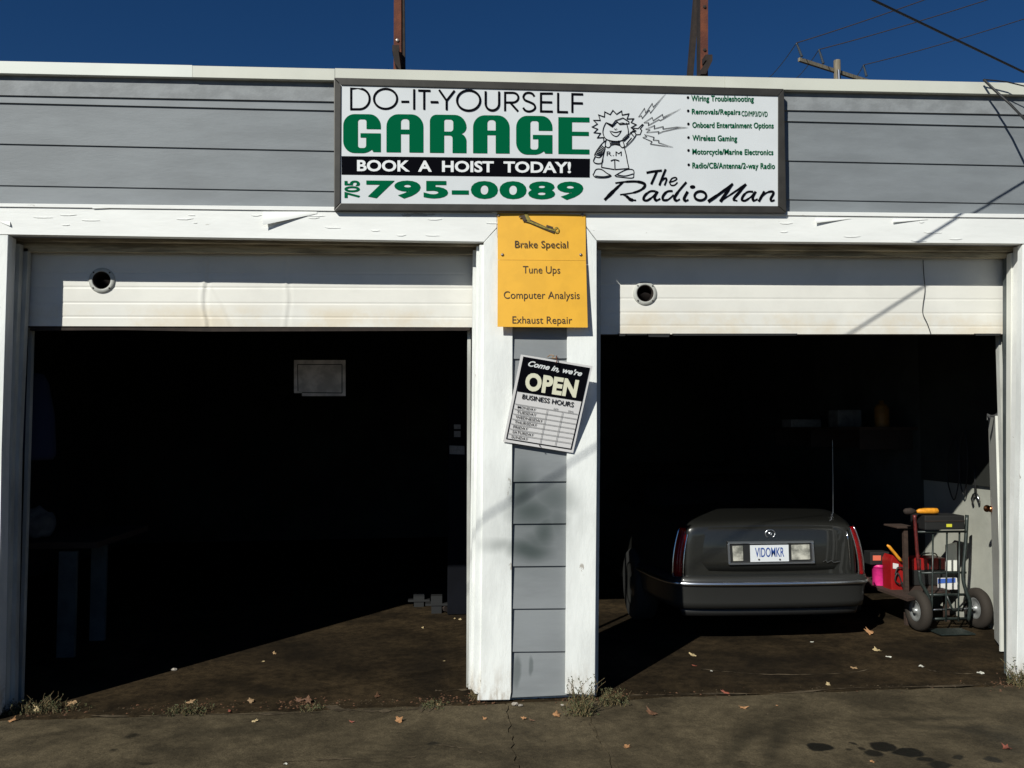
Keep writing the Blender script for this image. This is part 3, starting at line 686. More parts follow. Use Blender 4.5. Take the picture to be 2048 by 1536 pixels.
# ------------------------------------------------------------------ open sign
C8 = lambda x, y: (1000+x/7.315, 700+y/7.315)
os_ = empty('opening_hours_sign', P(1112, 716, -.17), 'tilted black and white OPEN sign with an hours table, hanging from a nail', 'sign')
_n = Vector((-.165, 1)).normalized()
def oY(x, y):
    v = max(-.02, min(1.02, ((x-1041.7)*_n.x+(y-708.9)*_n.y)/176)); return -.172+.122*v
curved_sheet([C8(305,65),C8(1355,235),C8(1070,1505),C8(45,1340)], oY, .003, 2, 4, m_card, 'card', os_)
def oface(pts, k, mt, name):
    bm = B(); bm.faces.new([bm.verts.new(P(*C8(*p), oY(*C8(*p))-k)) for p in pts]); mk(name, bm, mt, os_)
oface([(340,95),(1315,262),(1200,752),(255,605)], .003, m_black, 'black_panel')
for pts in ([(340,95),(352,97),(104,1296),(88,1300)], [(1305,260),(1316,262),(1047,1455),(1033,1438)], [(92,1290),(1045,1443),(1043,1458),(88,1302)]):
    oface(pts, .0036, m_black, 'black_border')
ot = lambda x, y: oY(x, y)-.0055
lettering("Come in, we're", [C8(425,150),C8(1210,305),C8(1192,400),C8(402,250)], ot, m_whitevinyl, os_, .03, .35, 1)
lettering('OPEN', [C8(385,322),C8(1160,440),C8(1108,702),C8(358,588)], ot, m_cream, os_, .05, 0, 1.06)
lettering('BUSINESS HOURS', [C8(333,645),C8(1085,765),C8(1072,838),C8(320,712)], ot, m_black, os_, .012)
for i, (s, x0, x1) in enumerate((('MONDAY',262,528),('TUESDAY',250,535),('WEDNESDAY',234,628),('THURSDAY',218,545),('FRIDAY',198,412),('SATURDAY',186,497),('SUNDAY',170,412))):
    y0 = 812+i*72.5; sl = .165; w = x1-x0
    lettering(s, [C8(x0,y0),C8(x1,y0+w*sl),C8(x1-8,y0+w*sl+38),C8(x0-8,y0+38)], ot, m_black, os_, .005)
lettering('AM', [C8(782,842),C8(848,853),C8(842,885),C8(777,874)], ot, m_greyprint, os_); lettering('PM', [C8(1002,880),C8(1068,891),C8(1062,922),C8(997,911)], ot, m_greyprint, os_)
bm = B()
for i in range(7):
    L0 = (218-i*16, 786+i*72.5); R0 = (1142-i*17, 940+i*70.5); ribbon(bm, [C8(*L0), C8(*R0)], 7/7.315, ot)
for a, b in (((692,868),(585,1365)),((916,905),(805,1400))): ribbon(bm, [C8(*a), C8(*b)], 7/7.315, lambda x, y: ot(x, y)-.0005)
mk('table_lines', bm, m_greyprint, os_)
nl = empty('bent_nail', P(1113, 716, -.2), 'bent rusty nail with a twist of twine holding up the opening hours sign', 'nail')
bm = B(); tube(bm, [P(1113,712,-.03), P(1113,716,-.19), P(1114,723,-.20), P(1112,726,-.20)], .004, 8); mk('nail_shank', bm, m_rust, nl)
bm = B(); tube(bm, [tuple(v) for v in [P(1095,714,-.04), P(1100,710,-.08), P(1108,711,-.12), P(1104,716,-.15), P(1113,716,-.18)]], .003, 6); mk('twine', bm, m_flesh, nl)
bm = B(); tube(bm, [P(1078,888,-.06), P(1080,893,-.075)], .003, 6); mk('lower_staple', bm, m_darkrust, os_)

# ------------------------------------------------------------------ roof posts
def post(label, pts_front, pts_side, brace, bracket, bolts, loc):
    e = empty('rusty_roof_post', loc, label, 'steel post', 'rusty steel posts on the garage roof')
    bm = B(); wpoly(bm, pts_front, .60, .012); mk('front_flange', bm, m_rust, e)
    bm = B(); wpoly(bm, pts_side, .613, .09); mk('side_flange', bm, m_darkrust, e)
    if brace: bm = B(); wpoly(bm, brace, .95, .06); mk('brace', bm, m_darkrust, e)
    for b_ in bracket: bm = B(); wpoly(bm, b_, .50, .09); mk('clamp_bracket', bm, m_darkrust, e)
    for x, y, mt in bolts:
        bm = B(); lathe(bm, [(.012,0),(.012,-.008),(.006,-.010),(.001,-.010)], P(x, y, .60), 'y', 10); mk('bolt', bm, mt, e)
    return e
post('rusty angle-iron post on the roof above the start of the sign, with a pale bolt', [(789,-260),(802.5,-260),(802.5,150),(787,150)], [(802,-260),(806,-260),(810.5,150),(801,150)], None,
     [[(784.5,90),(798,90),(798,102),(784.5,102)], [(785,102),(797,102),(803,145),(790,126)]], [(795,81,m_screw)], (0,.6,4.1))
post('rusty angle-iron post on the roof with a slanting brace behind it', [(1401,-260),(1416,-260),(1416,155),(1401.5,155)], [(1401,-260),(1399,-260),(1400,155),(1402,155)],
     [(1404,-60),(1394,-60),(1376,160),(1386,160)], [[(1411,109),(1425,109),(1425,121),(1411,121)], [(1414,121),(1425,121),(1412,148),(1402,148),(1403,138)]],
     [(1409,14,m_darkrust),(1409,100,m_darkrust)], (2.4,.6,4.1))

# ------------------------------------------------------------------ utility pole and wires
UY = 26.0
up = empty('utility_pole', (P(1674,768,UY).x, UY, -.15), 'weathered wooden power pole with crossarm, seen beyond the roof edge', 'utility pole')
a = P(1674, 121, UY); rp = 7.2/ (FPX/(UY+CAM_D)); bm = B(); tube(bm, [(a.x,UY,-.15), (a.x,UY,a.z-.02), (a.x,UY,a.z)], [rp*1.35, rp, rp*.95], 14); mk('pole_shaft', bm, m_pole, up, True)
bm = B(); k = (UY+CAM_D)/FPX
A, D = P(1598,119,UY-.9), P(1742,165,UY+1.1)
dv = (D-A).normalized(); hh = 5*k
n_ = dv.cross(Vector((0,0,1))).normalized()*.05; u_ = Vector((0,0,1))*hh*.75
V = [bm.verts.new(p) for p in (A-n_-u_, A+n_-u_, A+n_+u_, A-n_+u_, D-n_-u_, D+n_-u_, D+n_+u_, D-n_+u_)]
for f in ((0,1,2,3),(7,6,5,4),(0,4,5,1),(1,5,6,2),(2,6,7,3),(3,7,4,0)): bm.faces.new([V[i] for i in f])
mk('crossarm', bm, m_pole, up)
tips = []
for (tx, ty), (bx, by), Y in (((1593,86),(1604,114),UY-.9), ((1638,99),(1647,128),UY-.3), ((1727,130),(1733,153),UY+.9)):
    T, Bt = P(tx, ty, Y), P(bx, by, Y); bm = B(); n = 15; pts, rs = [], []
    for i in range(n): pts.append(Bt.lerp(T, i/(n-1))); rs.append(k*(3.4 if i % 2 else 2.0)*(1-.3*i/n))
    tube(bm, pts, rs, 10); o = mk('insulator', bm, m_insul, up, True); tips.append(T)
bm = B(); tube(bm, [P(1677,140,UY-.2), P(1678,160,UY-.2)], .05, 8); mk('steel_strap', bm, m_chromed, up)
def sagline(a, b, sag, n=24): return [tuple(Vector(a).lerp(Vector(b), i/n)-Vector((0,0,sag*4*(i/n)*(1-i/n)))) for i in range(n+1)]
WR = .018
for i, (tp, e1, e2, lb) in enumerate(((tips[0],(2400,-212),(1528,151),'thin copper power line from the highest insulator of the pole, towards upper right'),
                                 (tips[1],(2400,-145),(1583,151),'thin copper power line from the second insulator of the pole, between two others'),
                                 (tips[2],(2400,-80),(1698,153),'thin copper power line from the lowest insulator of the pole, reaching the right edge'))):
    bm = B(); tube(bm, sagline(tp, P(e1[0], e1[1], 9), .12), [WR*(1-.55*j/24) for j in range(25)], 6)
    far = P(e2[0], e2[1], UY+18); far = Vector(tp)+(far-Vector(tp))*1.6
    tube(bm, sagline(tp, far, .4), .020, 6)
    tag(mk('power_line', bm, m_wire, None, origin=tp), lb, 'power line', 'power lines on the utility pole')
# heavy service cable whose shadow crosses the facade
SA, SB = P(2048,352,-.03), P(961,1041,-.03); n1 = (SB-SA).cross(LDIR).normalized()
n2 = ray(1745,0).cross(ray(2048,145)).normalized(); dr = n1.cross(n2).normalized()
# point on both planes: solve along ray(1900,72)
r0 = ray(1900, 73.6); tt = (SA-CAM).dot(n1)/r0.dot(n1); P0 = CAM+r0*tt
print('CABLE point', P0, 'dir', dr, 't', tt)
if dr.x < 0: dr = -dr
bm = B(); tube(bm, [tuple(P0+dr*s) for s in (-16,-8,-4,0,3,6,10)], .0022*(P0-CAM).length*.50, 8)
tag(mk('service_cable', bm, m_cable, None, origin=P0), 'thick black overhead cable crossing the sky at the upper right corner', 'cable')
bm = B(); tube(bm, [P(1967,159,-.075), P(1990,181,-.12), P(2020,208,-.20), P(2048,237,-.3), P(2140,330,-.7)], .0085, 8)
tube(bm, [P(1967,159,-.08), P(1990,161,-.09), P(2015,164,-.10), P(2048,172,-.13), P(2120,196,-.2)], .005, 8)
tag(mk('drop_cable', bm, m_cable, None, origin=P(1967,159,-.08)), 'grey cable clipped to the roof edge and dropping across the siding at the far right', 'cable')
bm = B(); tube(bm, catmull([tuple(P(x, y, .262)) for x, y in ((1846,520),(1848,552),(1850,580),(1846,610),(1846,628),(1855,648),(1862,668))], 5), .0028, 6)
mk('hanging_cord', bm, m_cable, d2)

# ------------------------------------------------------------------ car
CY = G(1541, 1291).y; cxm = P(1547, 1100, CY).x; cz = gz(cxm)
car = empty('parked_car', (cxm, CY, cz), 'dark grey sedan seen from behind, parked inside the right bay', 'car')
def cp(x, y, z): return Vector((cxm+x, CY+y, cz+z))
stn = [(.05,.70,.90,.42),(.06,.75,.955,.36),(.10,.785,.985,.33),(.24,.825,1.005,.30),(.6,.89,1.03,.27),(1.1,.935,1.05,.25),(1.8,.95,1.06,.24),(3.2,.95,1.02,.24),(4.2,.94,.96,.25),(4.8,.90,.90,.27),(5.05,.82,.84,.30),(5.18,.66,.70,.36)]
stn = catmull(stn, 4); stn = [(y, w*(.955+.045*min(1, max(0, (y-.15)/.5))), a_, b_) for y, w, a_, b_ in stn]
bm = B(); rings = []
for (y, w, zt, zb) in stn:
    zs = zt-.06
    half = catmull([(0,zb),(w*.6,zb),(w*.93,zb+.02),(w*.985,zb+.12),(w*1.0,.58),(w*.985,zs-.12),(w*.962,zs-.015),(w*.89,zt-.004),(w*.5,zt+.012),(0,zt+.018)], 3)
    ring = half+[(-x, z) for x, z in half[::-1]][1:-1]
    rings.append([bm.verts.new(cp(x, y, z)) for x, z in ring])
for a, b in zip(rings[:-1], rings[1:]):
    n = len(a)
    for i in range(n): bm.faces.new((a[i], a[(i+1) % n], b[(i+1) % n], b[i]))
bm.faces.new(rings[0]); bm.faces.new(rings[-1][::-1])
mk('body', bm, m_car, car, True)
# cabin
def rr_outline(x, y0, y1, r, n=5):
    out = []
    for cx_, cy_, a0 in ((x-r, y1-r, 0), (-x+r, y1-r, 90), (-x+r, y0+r, 180), (x-r, y0+r, 270)):
        for k_ in range(n+1): a = math.radians(a0+90*k_/n); out.append((cx_+r*math.cos(a), cy_+r*math.sin(a)))
    return out
lv = [(.80,1.05,3.75,1.0,.2),(.74,1.35,3.35,1.18,.2),(.67,1.62,3.0,1.33,.2)]
bm = B(); R_ = [[bm.verts.new(cp(x, y, z)) for x, y in rr_outline(w, y0, y1, r_)] for w, y0, y1, z, r_ in lv]
for a, b in zip(R_[:-1], R_[1:]):
    n = len(a)
    for i in range(n): bm.faces.new((a[i], a[(i+1) % n], b[(i+1) % n], b[i]))
bm.faces.new(R_[-1]); mk('windows', bm, m_glass, car, True)
lv = [(.67,1.60,3.02,1.331,.2),(.62,1.72,2.9,1.39,.2),(.50,1.95,2.7,1.42,.2)]
bm = B(); R_ = [[bm.verts.new(cp(x, y, z)) for x, y in rr_outline(w, y0, y1, r_)] for w, y0, y1, z, r_ in lv]
for a, b in zip(R_[:-1], R_[1:]):
    n = len(a)
    for i in range(n): bm.faces.new((a[i], a[(i+1) % n], b[(i+1) % n], b[i]))
bm.faces.new(R_[-1]); mk('roof', bm, m_car, car, True)
# boot lid: gently bowed face with a rolled upper edge
def bowed(name, x0, x1, prof, plan, mt, parent, nx=28, sx=None):
    """prof: list of (dy,z); plan(x)->y of the surface"""
    bm = B(); V = []
    for i in range(nx+1):
        x = x0+(x1-x0)*i/nx; V.append([bm.verts.new(cp(x*(sx(z) if sx else 1), plan(x)+dy, z+0.0)) for dy, z in prof])
    for i in range(nx):
        for j in range(len(prof)-1): bm.faces.new((V[i][j], V[i+1][j], V[i+1][j+1], V[i][j+1]))
    bm.faces.new(V[0]); bm.faces.new(V[-1][::-1])
    return mk(name, bm, mt, parent, True)
plan_lid = lambda x: .035+.05*(abs(x)/.8)**3
def zpx(py_, Y=None): return P(1541, py_, CY if Y is None else Y).z-cz
def xpx(px, Y=None): return P(px, 1100, CY if Y is None else Y).x-cxm
zl0, zl1 = zpx(1143), zpx(1052)
bowed('boot_lid', xpx(1378), xpx(1706), [(.06,zl0),(0,zl0+.004),(-.006,zl0+.08),(-.002,zl1-.05),(.01,zl1-.015),(.05,zl1),(.35,zl1+.03),(.35,zl1-.05)], plan_lid, m_car, car, 30)
# bumper swept round the corners
def swept(name, path, prof, mt, parent):
    bm = B(); V = []
    for i, (x, y) in enumerate(path):
        a = Vector(path[max(0, i-1)]); b = Vector(path[min(len(path)-1, i+1)]); t = (b-a).normalized(); nrm = Vector((t.y, -t.x))
        V.append([bm.verts.new(cp(x+nrm.x*o_, y+nrm.y*o_, z)) for o_, z in prof])
    for i in range(len(path)-1):
        for j in range(len(prof)): bm.faces.new((V[i][j], V[i+1][j], V[i+1][(j+1) % len(prof)], V[i][(j+1) % len(prof)]))
    bm.faces.new(V[0]); bm.faces.new(V[-1][::-1])
    return mk(name, bm, mt, parent, True)
path = [(-.92,.85),(-.88,.45),(-.835,.20),(-.79,.085),(-.70,.035),(-.5,.008),(-.25,-.004),(0,-.008),(.25,-.004),(.5,.008),(.70,.035),(.79,.085),(.835,.20),(.88,.45),(.92,.85)]
path = catmull(path, 4)
zb0, zb1 = zpx(1216), zpx(1152)
swept('bumper', path, [(-.08,zb0),(.0,zb0),(.012,zb0+.05),(.02,zb0+.15),(.035,zb1-.075),(.038,zb1-.05),(.03,zb1-.012),(.0,zb1),(-.08,zb1)], m_carlow, car)
swept('bumper_trim', path, [(.034,zb1-.072),(.049,zb1-.070),(.053,zb1-.058),(.049,zb1-.044),(.034,zb1-.036)], m_chromeb, car)
swept('underbody_valance', [p for p in path if abs(p[0]) < .8], [(-.06,zb0-.07),(-.05,zb0-.07),(-.03,zb0-.003),(-.06,zb0-.003)], m_blackplastic, car)
def cpoly(name, pts, dy, th, mt, parent, bev=.004, Ys=None):
    """car part outlined in photo pixels; lies dy before the boot face"""
    bm = B(); prism(bm, [P(x, y, CY+dy) for x, y in pts], (0, th, 0))
    if bev: bevel(bm, bev)
    return mk(name, bm, mt, parent)
# tail lamps as wrapped corner lenses
def tail(sgn):
    zt, zb = zpx(1057), zpx(1153)
    par = None; bm = B(); V = []
    cols = [(.755,.070),(.775,.074),(.792,.082),(.808,.097),(.820,.125)]
    nz = 10
    for (x, y) in cols:
        col = []
        for j in range(nz+1):
            v = j/nz; z = zb+(zt-zb)*v; sh = 1-.085*v**2.2
            col.append(bm.verts.new(cp(sgn*(x*sh+.0), y-.012+.03*v*v, z)))
        V.append(col)
    for i in range(len(cols)-1):
        for j in range(nz): bm.faces.new((V[i][j], V[i+1][j], V[i+1][j+1], V[i][j+1]))
    bmesh.ops.solidify(bm, geom=list(bm.faces), thickness=.015)
    t = mk('tail_lamp', bm, m_red, car, True)
    def edge(cx0, cy0, r_, nm):
        bm = B(); pts = []
        for j in range(nz+1):
            v = j/nz; z = zb-.006+(zt-zb+.012)*v; sh = 1-.085*v**2.2; pts.append(tuple(cp(sgn*(cx0*sh), cy0-.018+.03*v*v, z)))
        tube(bm, pts, r_, 8); mk(nm, bm, m_chrome, t, True)
    edge(.750,.068,.006,'lamp_trim'); edge(.823,.128,.008,'lamp_trim')
    bm = B(); tube(bm, [tuple(cp(sgn*x, y-.016, zb-.008)) for x, y in cols], .009, 8); mk('lamp_trim', bm, m_chrome, t, True)
    return t
tail(-1); tail(1)
bm = B(); tube(bm, [tuple(P(x, y, CY+.045)) for x, y in ((1701,1140),(1699,1110),(1696,1080),(1694,1060))], .005, 8); mk('lid_edge_trim', bm, m_chrome, car, True)
# plate recess
pb = cpoly('plate_panel', [(1458,1086),(1626,1084),(1628,1126),(1460,1128)], .024, .012, m_blackplastic, car)
for pts in ([(1455,1083),(1627,1081),(1628,1086),(1457,1088)], [(1457,1126),(1630,1123.5),(1630,1127),(1458,1130)], [(1455,1088.3),(1459.5,1088),(1461.5,1125.8),(1457,1126)], [(1623,1086.2),(1627.7,1086.2),(1630,1123.2),(1626,1123.3)]):
    cpoly('chrome_surround', pts, .010, .016, m_chromeb, pb, .002)
cpoly('reversing_lamp', [(1465,1092),(1486,1091.5),(1487,1122),(1467,1122.5)], .014, .01, m_lens, pb, .002)
cpoly('reversing_lamp', [(1583,1090),(1619,1089),(1621,1119),(1584,1120)], .014, .01, m_lens, pb, .002)
pl = cpoly('licence_plate', [(1500,1090.5),(1577,1089.5),(1578,1122.5),(1501,1124)], .012, .003, m_plate, pb, 0)
def plt(s, qd, mt, off=0): 
    bm = B(); put2d(bm, text_geo(s, off), qd, CY+.0105); mk('plate_lettering', bm, mt, car)
plt('VIDOMKR', [(1510,1095.5),(1568,1094.5),(1568.5,1113.5),(1510.5,1114.5)], m_blue, .012)
for x in (1518, 1560):
    bm = B(); lathe(bm, [(.008,0),(.007,-.004),(.001,-.005)], P(x, 1119, CY+.011), 'y', 8); mk('plate_bolt', bm, m_darkrust, car)
# round badge
c = P(1540.5, 1067.5, CY+.030); bm = B()
tube(bm, [tuple(c+Vector((math.cos(a)*.041, 0, math.sin(a)*.034))) for a in [math.radians(-60+i*12) for i in range(26)]], .005, 6)
prism(bm, [c+Vector(v) for v in ((-.016,0,.012),(.016,0,.012),(.014,0,-.004),(0,0,-.016),(-.014,0,-.004))], (0,.006,0)); mk('badge', bm, m_chromeb, car, True)
bm = B(); put2d(bm, text_geo('De Elegance'[3:8], .0, .4), [(1668,1120),(1693,1119),(1692,1124),(1667,1125)], CY+.034) if False else ribbon(bm, [(1646,1124),(1652,1120),(1655,1125),(1662,1121),(1668,1125),(1680,1122)], 1.6, CY+.028)
mk('script_badge', bm, m_chromed, car)
bm = B(); wp = P(1666, 1040, CY+.6); tube(bm, [tuple(P(1661,1040,CY+.6)), tuple(P(1666,1030,CY+.6)), tuple(P(1666,960,CY+.6)), tuple(P(1665,880,CY+.6))], [.004,.0022,.0015,.001], 6); mk('antenna', bm, m_chromed, car)
for sx in (-1, 1):
    for wy in (1.12, 4.05):
        c = cp(sx*.87, wy, .325)
        bm = B(); lathe(bm, [(.20,-.10),(.30,-.105),(.325,-.08),(.33,0),(.325,.08),(.30,.105),(.20,.10)], c, 'x', 32); w_ = mk('wheel', bm, m_cartyre, car, True)
        bm = B(); lathe(bm, [(.001,sx*.085),(.06,sx*.09),(.08,sx*.07),(.19,sx*.085),(.205,sx*.098),(.205,sx*.05)], c, 'x', 32); mk('wheel_rim', bm, m_carlow, w_, True)

# ------------------------------------------------------------------ right bay: things along the wall
def gbox(name, px0, px1, pyb, h, depth, mt, label=None, cat=None, parent=None, base=0, rot=0, group=None, bev=.006):
    a = G(px0, pyb, base); b = G(px1, pyb, base); c = (a+b)/2; w = (b-a).length
    M = Matrix.Translation(Vector((c.x, c.y+depth/2, c.z))) @ Matrix.Rotation(rot, 4, 'Z'); bm = B(); box(bm, (-w/2,-depth/2,0), (w/2,depth/2,h), M)
    if bev: bevel(bm, bev, 2)
    o = mk(name, bm, mt, parent, origin=None if parent else c)
    return tag(o, label, cat, group) if not parent else o
# hand truck
WL, WRt = G(1838,1262), G(1957,1257)
ht = empty('hand_truck', (WL+WRt)/2, 'dark steel hand truck with two fat dusty tyres, beside the white wall', 'hand truck')
for c0 in (WL, WRt):
    c = c0+Vector((0,0,.178)); bm = B(); lathe(bm, [(.085,-.03),(.12,-.046),(.16,-.040),(.176,-.018),(.178,.0),(.176,.018),(.16,.040),(.12,.046),(.085,.03),(.085,-.03)], c, 'x', 36); w_ = mk('wheel', bm, m_tyre, ht, True)
    bm = B(); lathe(bm, [(.001,-.05),(.022,-.05),(.024,-.03),(.05,-.012),(.075,-.022),(.090,-.036),(.094,-.030),(.088,.03),(.001,.03)], c, 'x', 30); mk('wheel_rim', bm, m_rim, w_, True)
yA = (WL.y+WRt.y)/2
bm = B(); tube(bm, [WL+Vector((0,0,.178)), WRt+Vector((0,0,.178))], .010, 10); mk('axle', bm, m_chromed, ht, True)
def hp(px, py_, dy=0): return tuple(P(px, py_, yA+dy))
bm = B(); tube(bm, catmull([hp(1829,1030,-.05), hp(1831,1060,-.05), hp(1834,1100,-.05), hp(1838,1140,-.05)], 4), .015, 10); mk('upright', bm, m_truckred, ht, True)
bm = B(); tube(bm, catmull([hp(1838,1140,-.05), hp(1842,1165,-.06), hp(1856,1190,-.07), hp(1860,1215,-.07), hp(1861,1242,-.06)], 4), .015, 10); mk('upright', bm, m_truckpaint, ht, True)
bm = B(); tube(bm, catmull([hp(1934,1030,.0), hp(1931,1090,-.02), hp(1926,1150,-.04), hp(1932,1182,-.06), hp(1940,1205,-.07), hp(1937,1240,-.06)], 4), .016, 10); mk('upright', bm, m_truckpaint, ht, True)
for x in (1866, 1894, 1919):
    bm = B(); tube(bm, [hp(x,1062,.0), hp(x-1,1150,-.03), hp(x-2,1200,-.05), hp(x-2,1243,-.05)], .008, 8); mk('frame_bar', bm, m_truckpaint, ht, True)
for y, r_ in ((1064,.010),(1146,.010),(1190,.012),(1238,.012)):
    bm = B(); tube(bm, [hp(1833+(y-1064)*.1,y,-.02), hp(1932,y-1,-.02)], r_, 8); mk('crossbar', bm, m_truckpaint, ht, True)
bm = B(); tube(bm, [hp(1893,1190,-.04), hp(1905,1220,-.03), hp(1925,1222,-.03), hp(1933,1190,-.03)], .010, 8); mk('crossbar', bm, m_truckpaint, ht, True)
bm = B(); a, b = Vector(hp(1866,1246,-.12)), Vector(hp(1934,1246,-.12)); box(bm, (a.x,a.y-.12,gz(a.x)+.012), (b.x,a.y+.10,gz(a.x)+.022)); mk('toe_plate', bm, m_truckpaint, ht)
# black case on the truck with an orange tool lying on it
ct = empty('tool_case', hp(1893,1060), 'black plastic tool case with a small yellow label, riding high on the hand truck', 'tool case')
bm = B(); a, b = P(1850,1060,yA-.06), P(1930,1060,yA-.06); box(bm, (a.x,a.y,a.z), (b.x,a.y+.24,a.z+.125)); bevel(bm, .012, 2); mk('case_body', bm, m_blackplastic, ct)
bm = B(); wpoly(bm, [(1893,1048),(1904,1048),(1904,1054),(1893,1054)], a.y-.003, .002); mk('label', bm, m_ylabel, ct)
bm = B(); wpoly(bm, [(1850,1041.5),(1930,1041),(1930,1043),(1850,1043.5)], a.y-.006, .008); mk('case_seam', bm, m_darkrust, ct)
tl = empty('power_tool', hp(1850,1028), 'orange-bodied hand tool with a dark nose, lying on the black tool case', 'tool')
bm = B(); ty = yA-.02; tube(bm, [P(1833,1023,ty), P(1838,1022.5,ty), P(1848,1022,ty), P(1866,1022,ty), P(1874,1022,ty), P(1876,1022,ty)], [.010,.021,.026,.027,.026,.014], 12); mk('tool_body', bm, m_orange, tl, True)
bm = B(); tube(bm, [P(1808,1024,ty), P(1812,1023,ty), P(1822,1022.5,ty), P(1832,1023,ty)], [.018,.028,.03,.012], 12); mk('tool_nose', bm, m_darkrust, tl, True)
# steel stand with a small top
sd_ = empty('steel_stand', G(1814,1252), 'narrow brown steel stand with a small flat top, left of the hand truck', 'stand')
a = G(1814,1250); top = P(1812,1056,a.y); bm = B(); box(bm, (a.x-.018,a.y-.018,a.z), (a.x+.018,a.y+.018,top.z)); mk('stand_leg', bm, m_board, sd_)
bm = B(); l_, r_ = P(1789,1056,a.y), P(1826,1056,a.y); box(bm, (l_.x,a.y-.05,top.z), (r_.x,a.y+.20,top.z+.018)); bevel(bm, .004); mk('stand_top', bm, m_board, sd_)
# low shelf platform
SH = .30; pa, pb_ = G(1742,1174,SH), G(1930,1196,SH)
ls = empty('low_shelf', (pa.x+.4, pa.y, 0), 'low plywood shelf holding pails and red gear, right of the car', 'shelf')
sy0 = 2.16; x0s, x1s = P(1742,1180,sy0+.5).x, 4.55
bm = B(); q0, q1 = G(1745,1172,SH), G(1815,1197,SH); q2 = Vector((4.6, q1.y+.34, q1.z)); q3 = Vector((4.6, q0.y+.55, q0.z)); q4 = Vector((q0.x, q0.y+.45, q0.z))
prism(bm, [q0, q1, q2, q3, q4], (0,0,-.025)); mk('shelf_board', bm, m_board, ls)
for qx, qy in ((q1.x+.25, q1.y+.38), (4.6, q1.y+.42), (q0.x+.05, q0.y+.4), (4.6, q0.y+.5)):
    bm = B(); box(bm, (qx-.02,qy-.02,gz(qx)), (qx+.02,qy+.02,gz(qx)+SH-.026)); mk('shelf_leg', bm, m_board, ls)
def onshelf(px, py_): return G(px, py_, SH+.001)
c = onshelf(1766,1172)+Vector((0,.07,0)); s = FPX/(c.y+CAM_D)
pk = empty('pink_pail', c, 'bright pink plastic pail on the low shelf beside the car tail lamp', 'pail')
bm = B(); lathe(bm, [(.060,0),(.064,.17),(.067,.172),(.067,.185),(.001,.186)], c, 'z', 28); mk('pail_body', bm, m_pink, pk, True)
bm = B(); lathe(bm, [(.068,.165),(.071,.168),(.071,.192),(.060,.194),(.058,.187),(.068,.165)], c, 'z', 28); mk('pail_rim', bm, m_pink, pk, True)
bm = B(); wpoly(bm, [(1774,1166),(1780,1166),(1780,1171),(1774,1171)], c.y-.068, .003); mk('bar_label', bm, m_card, pk)
b2 = empty('battery_charger', P(1760,1130,c.y), 'black box with a salmon-red label standing on the pink pail', 'box')
bm = B(); a, b = P(1741,1130.5,c.y-.06), P(1779,1130.5,c.y-.06); box(bm, (a.x,a.y,c.z+.196), (b.x,a.y+.13,c.z+.315)); bevel(bm, .008, 2); mk('box_shell', bm, m_blackplastic, b2)
zq = a.y-.003
bm = B(); wpoly(bm, [(1746,1111),(1762,1111),(1762,1121),(1746,1121)], zq, .003); mk('label', bm, m_salmon, b2)
bm = B(); wpoly(bm, [(1769,1113),(1775,1113),(1775,1121),(1769,1121)], zq, .003); mk('label', bm, m_card, b2)
c = onshelf(1797,1184)+Vector((.03,.12,0)); jk = empty('red_fuel_can', c, 'red metal fuel can under a slanting yellow bar on the low shelf', 'fuel can')
bm = B(); prism(bm, [P(x, y, c.y) for x, y in ((1783,1182),(1781,1120),(1786,1110),(1800,1122),(1816,1128),(1820,1186))], (0,.16,0)); bevel(bm, .012, 2); mk('can_body', bm, m_redpaint, jk)
bm = B(); lathe(bm, [(.022,0),(.022,.04),(.016,.045),(.001,.045)], P(1808,1126,c.y+.08), 'z', 12); mk('can_cap', bm, m_blackplastic, jk)
bm = B(); tube(bm, [P(1774,1090,c.y-.03), P(1778,1093,c.y-.03), P(1798,1117,c.y-.03), P(1803,1123,c.y-.03)], [.008,.014,.014,.010], 10)
tag(mk('pry_bar', bm, m_orange, None, True, origin=P(1774,1090,c.y)), 'yellow bar leaning across the red fuel can', 'tool')
bm = B(); tube(bm, catmull([tuple(P(x, y, c.y-.03)) for x, y in ((1790,1150),(1796,1135),(1810,1140),(1812,1158),(1800,1168),(1790,1160),(1796,1146),(1806,1176))], 6), .007, 8); mk('black_hose', bm, m_blackplastic, jk, True)
bm = B(); wpoly(bm, [(1786,1126),(1797,1128),(1797,1138),(1786,1137)], c.y-.004, .002); mk('label', bm, m_card, jk)
c = onshelf(1868,1184)+Vector((0,.30,0)); rt = empty('red_toolbox', c, 'red tool box with black straps behind the hand truck bars', 'tool box')
bm = B(); a, b = P(1824,1146,c.y+.05), P(1893,1146,c.y+.05); box(bm, (a.x,a.y,a.z), (b.x,a.y+.2,a.z+.135)); bevel(bm, .008, 2); mk('box_body', bm, m_redpaint, rt)
for x in (1838, 1858, 1878): bm = B(); wpoly(bm, [(x,1118),(x+4,1118),(x+4,1145),(x,1145)], a.y-.006, .006); mk('strap', bm, m_blackplastic, rt)
bm = B(); tube(bm, catmull([tuple(P(x, y, a.y+.08)) for x, y in ((1840,1119),(1846,1108),(1870,1107),(1876,1118))], 4), .006, 8); mk('handle', bm, m_blackplastic, rt, True)
bb = gbox('black_tray', 1822, 1915, 1170, .14, .28, m_blackplastic, 'black plastic tray below the red tool box, behind the hand truck', 'tray', base=SH)
bx = empty('blue_white_carton', P(1893,1172,yA+.2), 'small white carton with a blue band, at the front of the low shelf', 'carton')
cy_ = onshelf(1893,1184).y+.26
bm = B(); a, b = P(1875,1172,cy_), P(1912,1170,cy_); box(bm, (a.x,a.y-.02,a.z-.03), (b.x,a.y+.0,a.z+.075)); mk('carton_body', bm, m_card, bx)
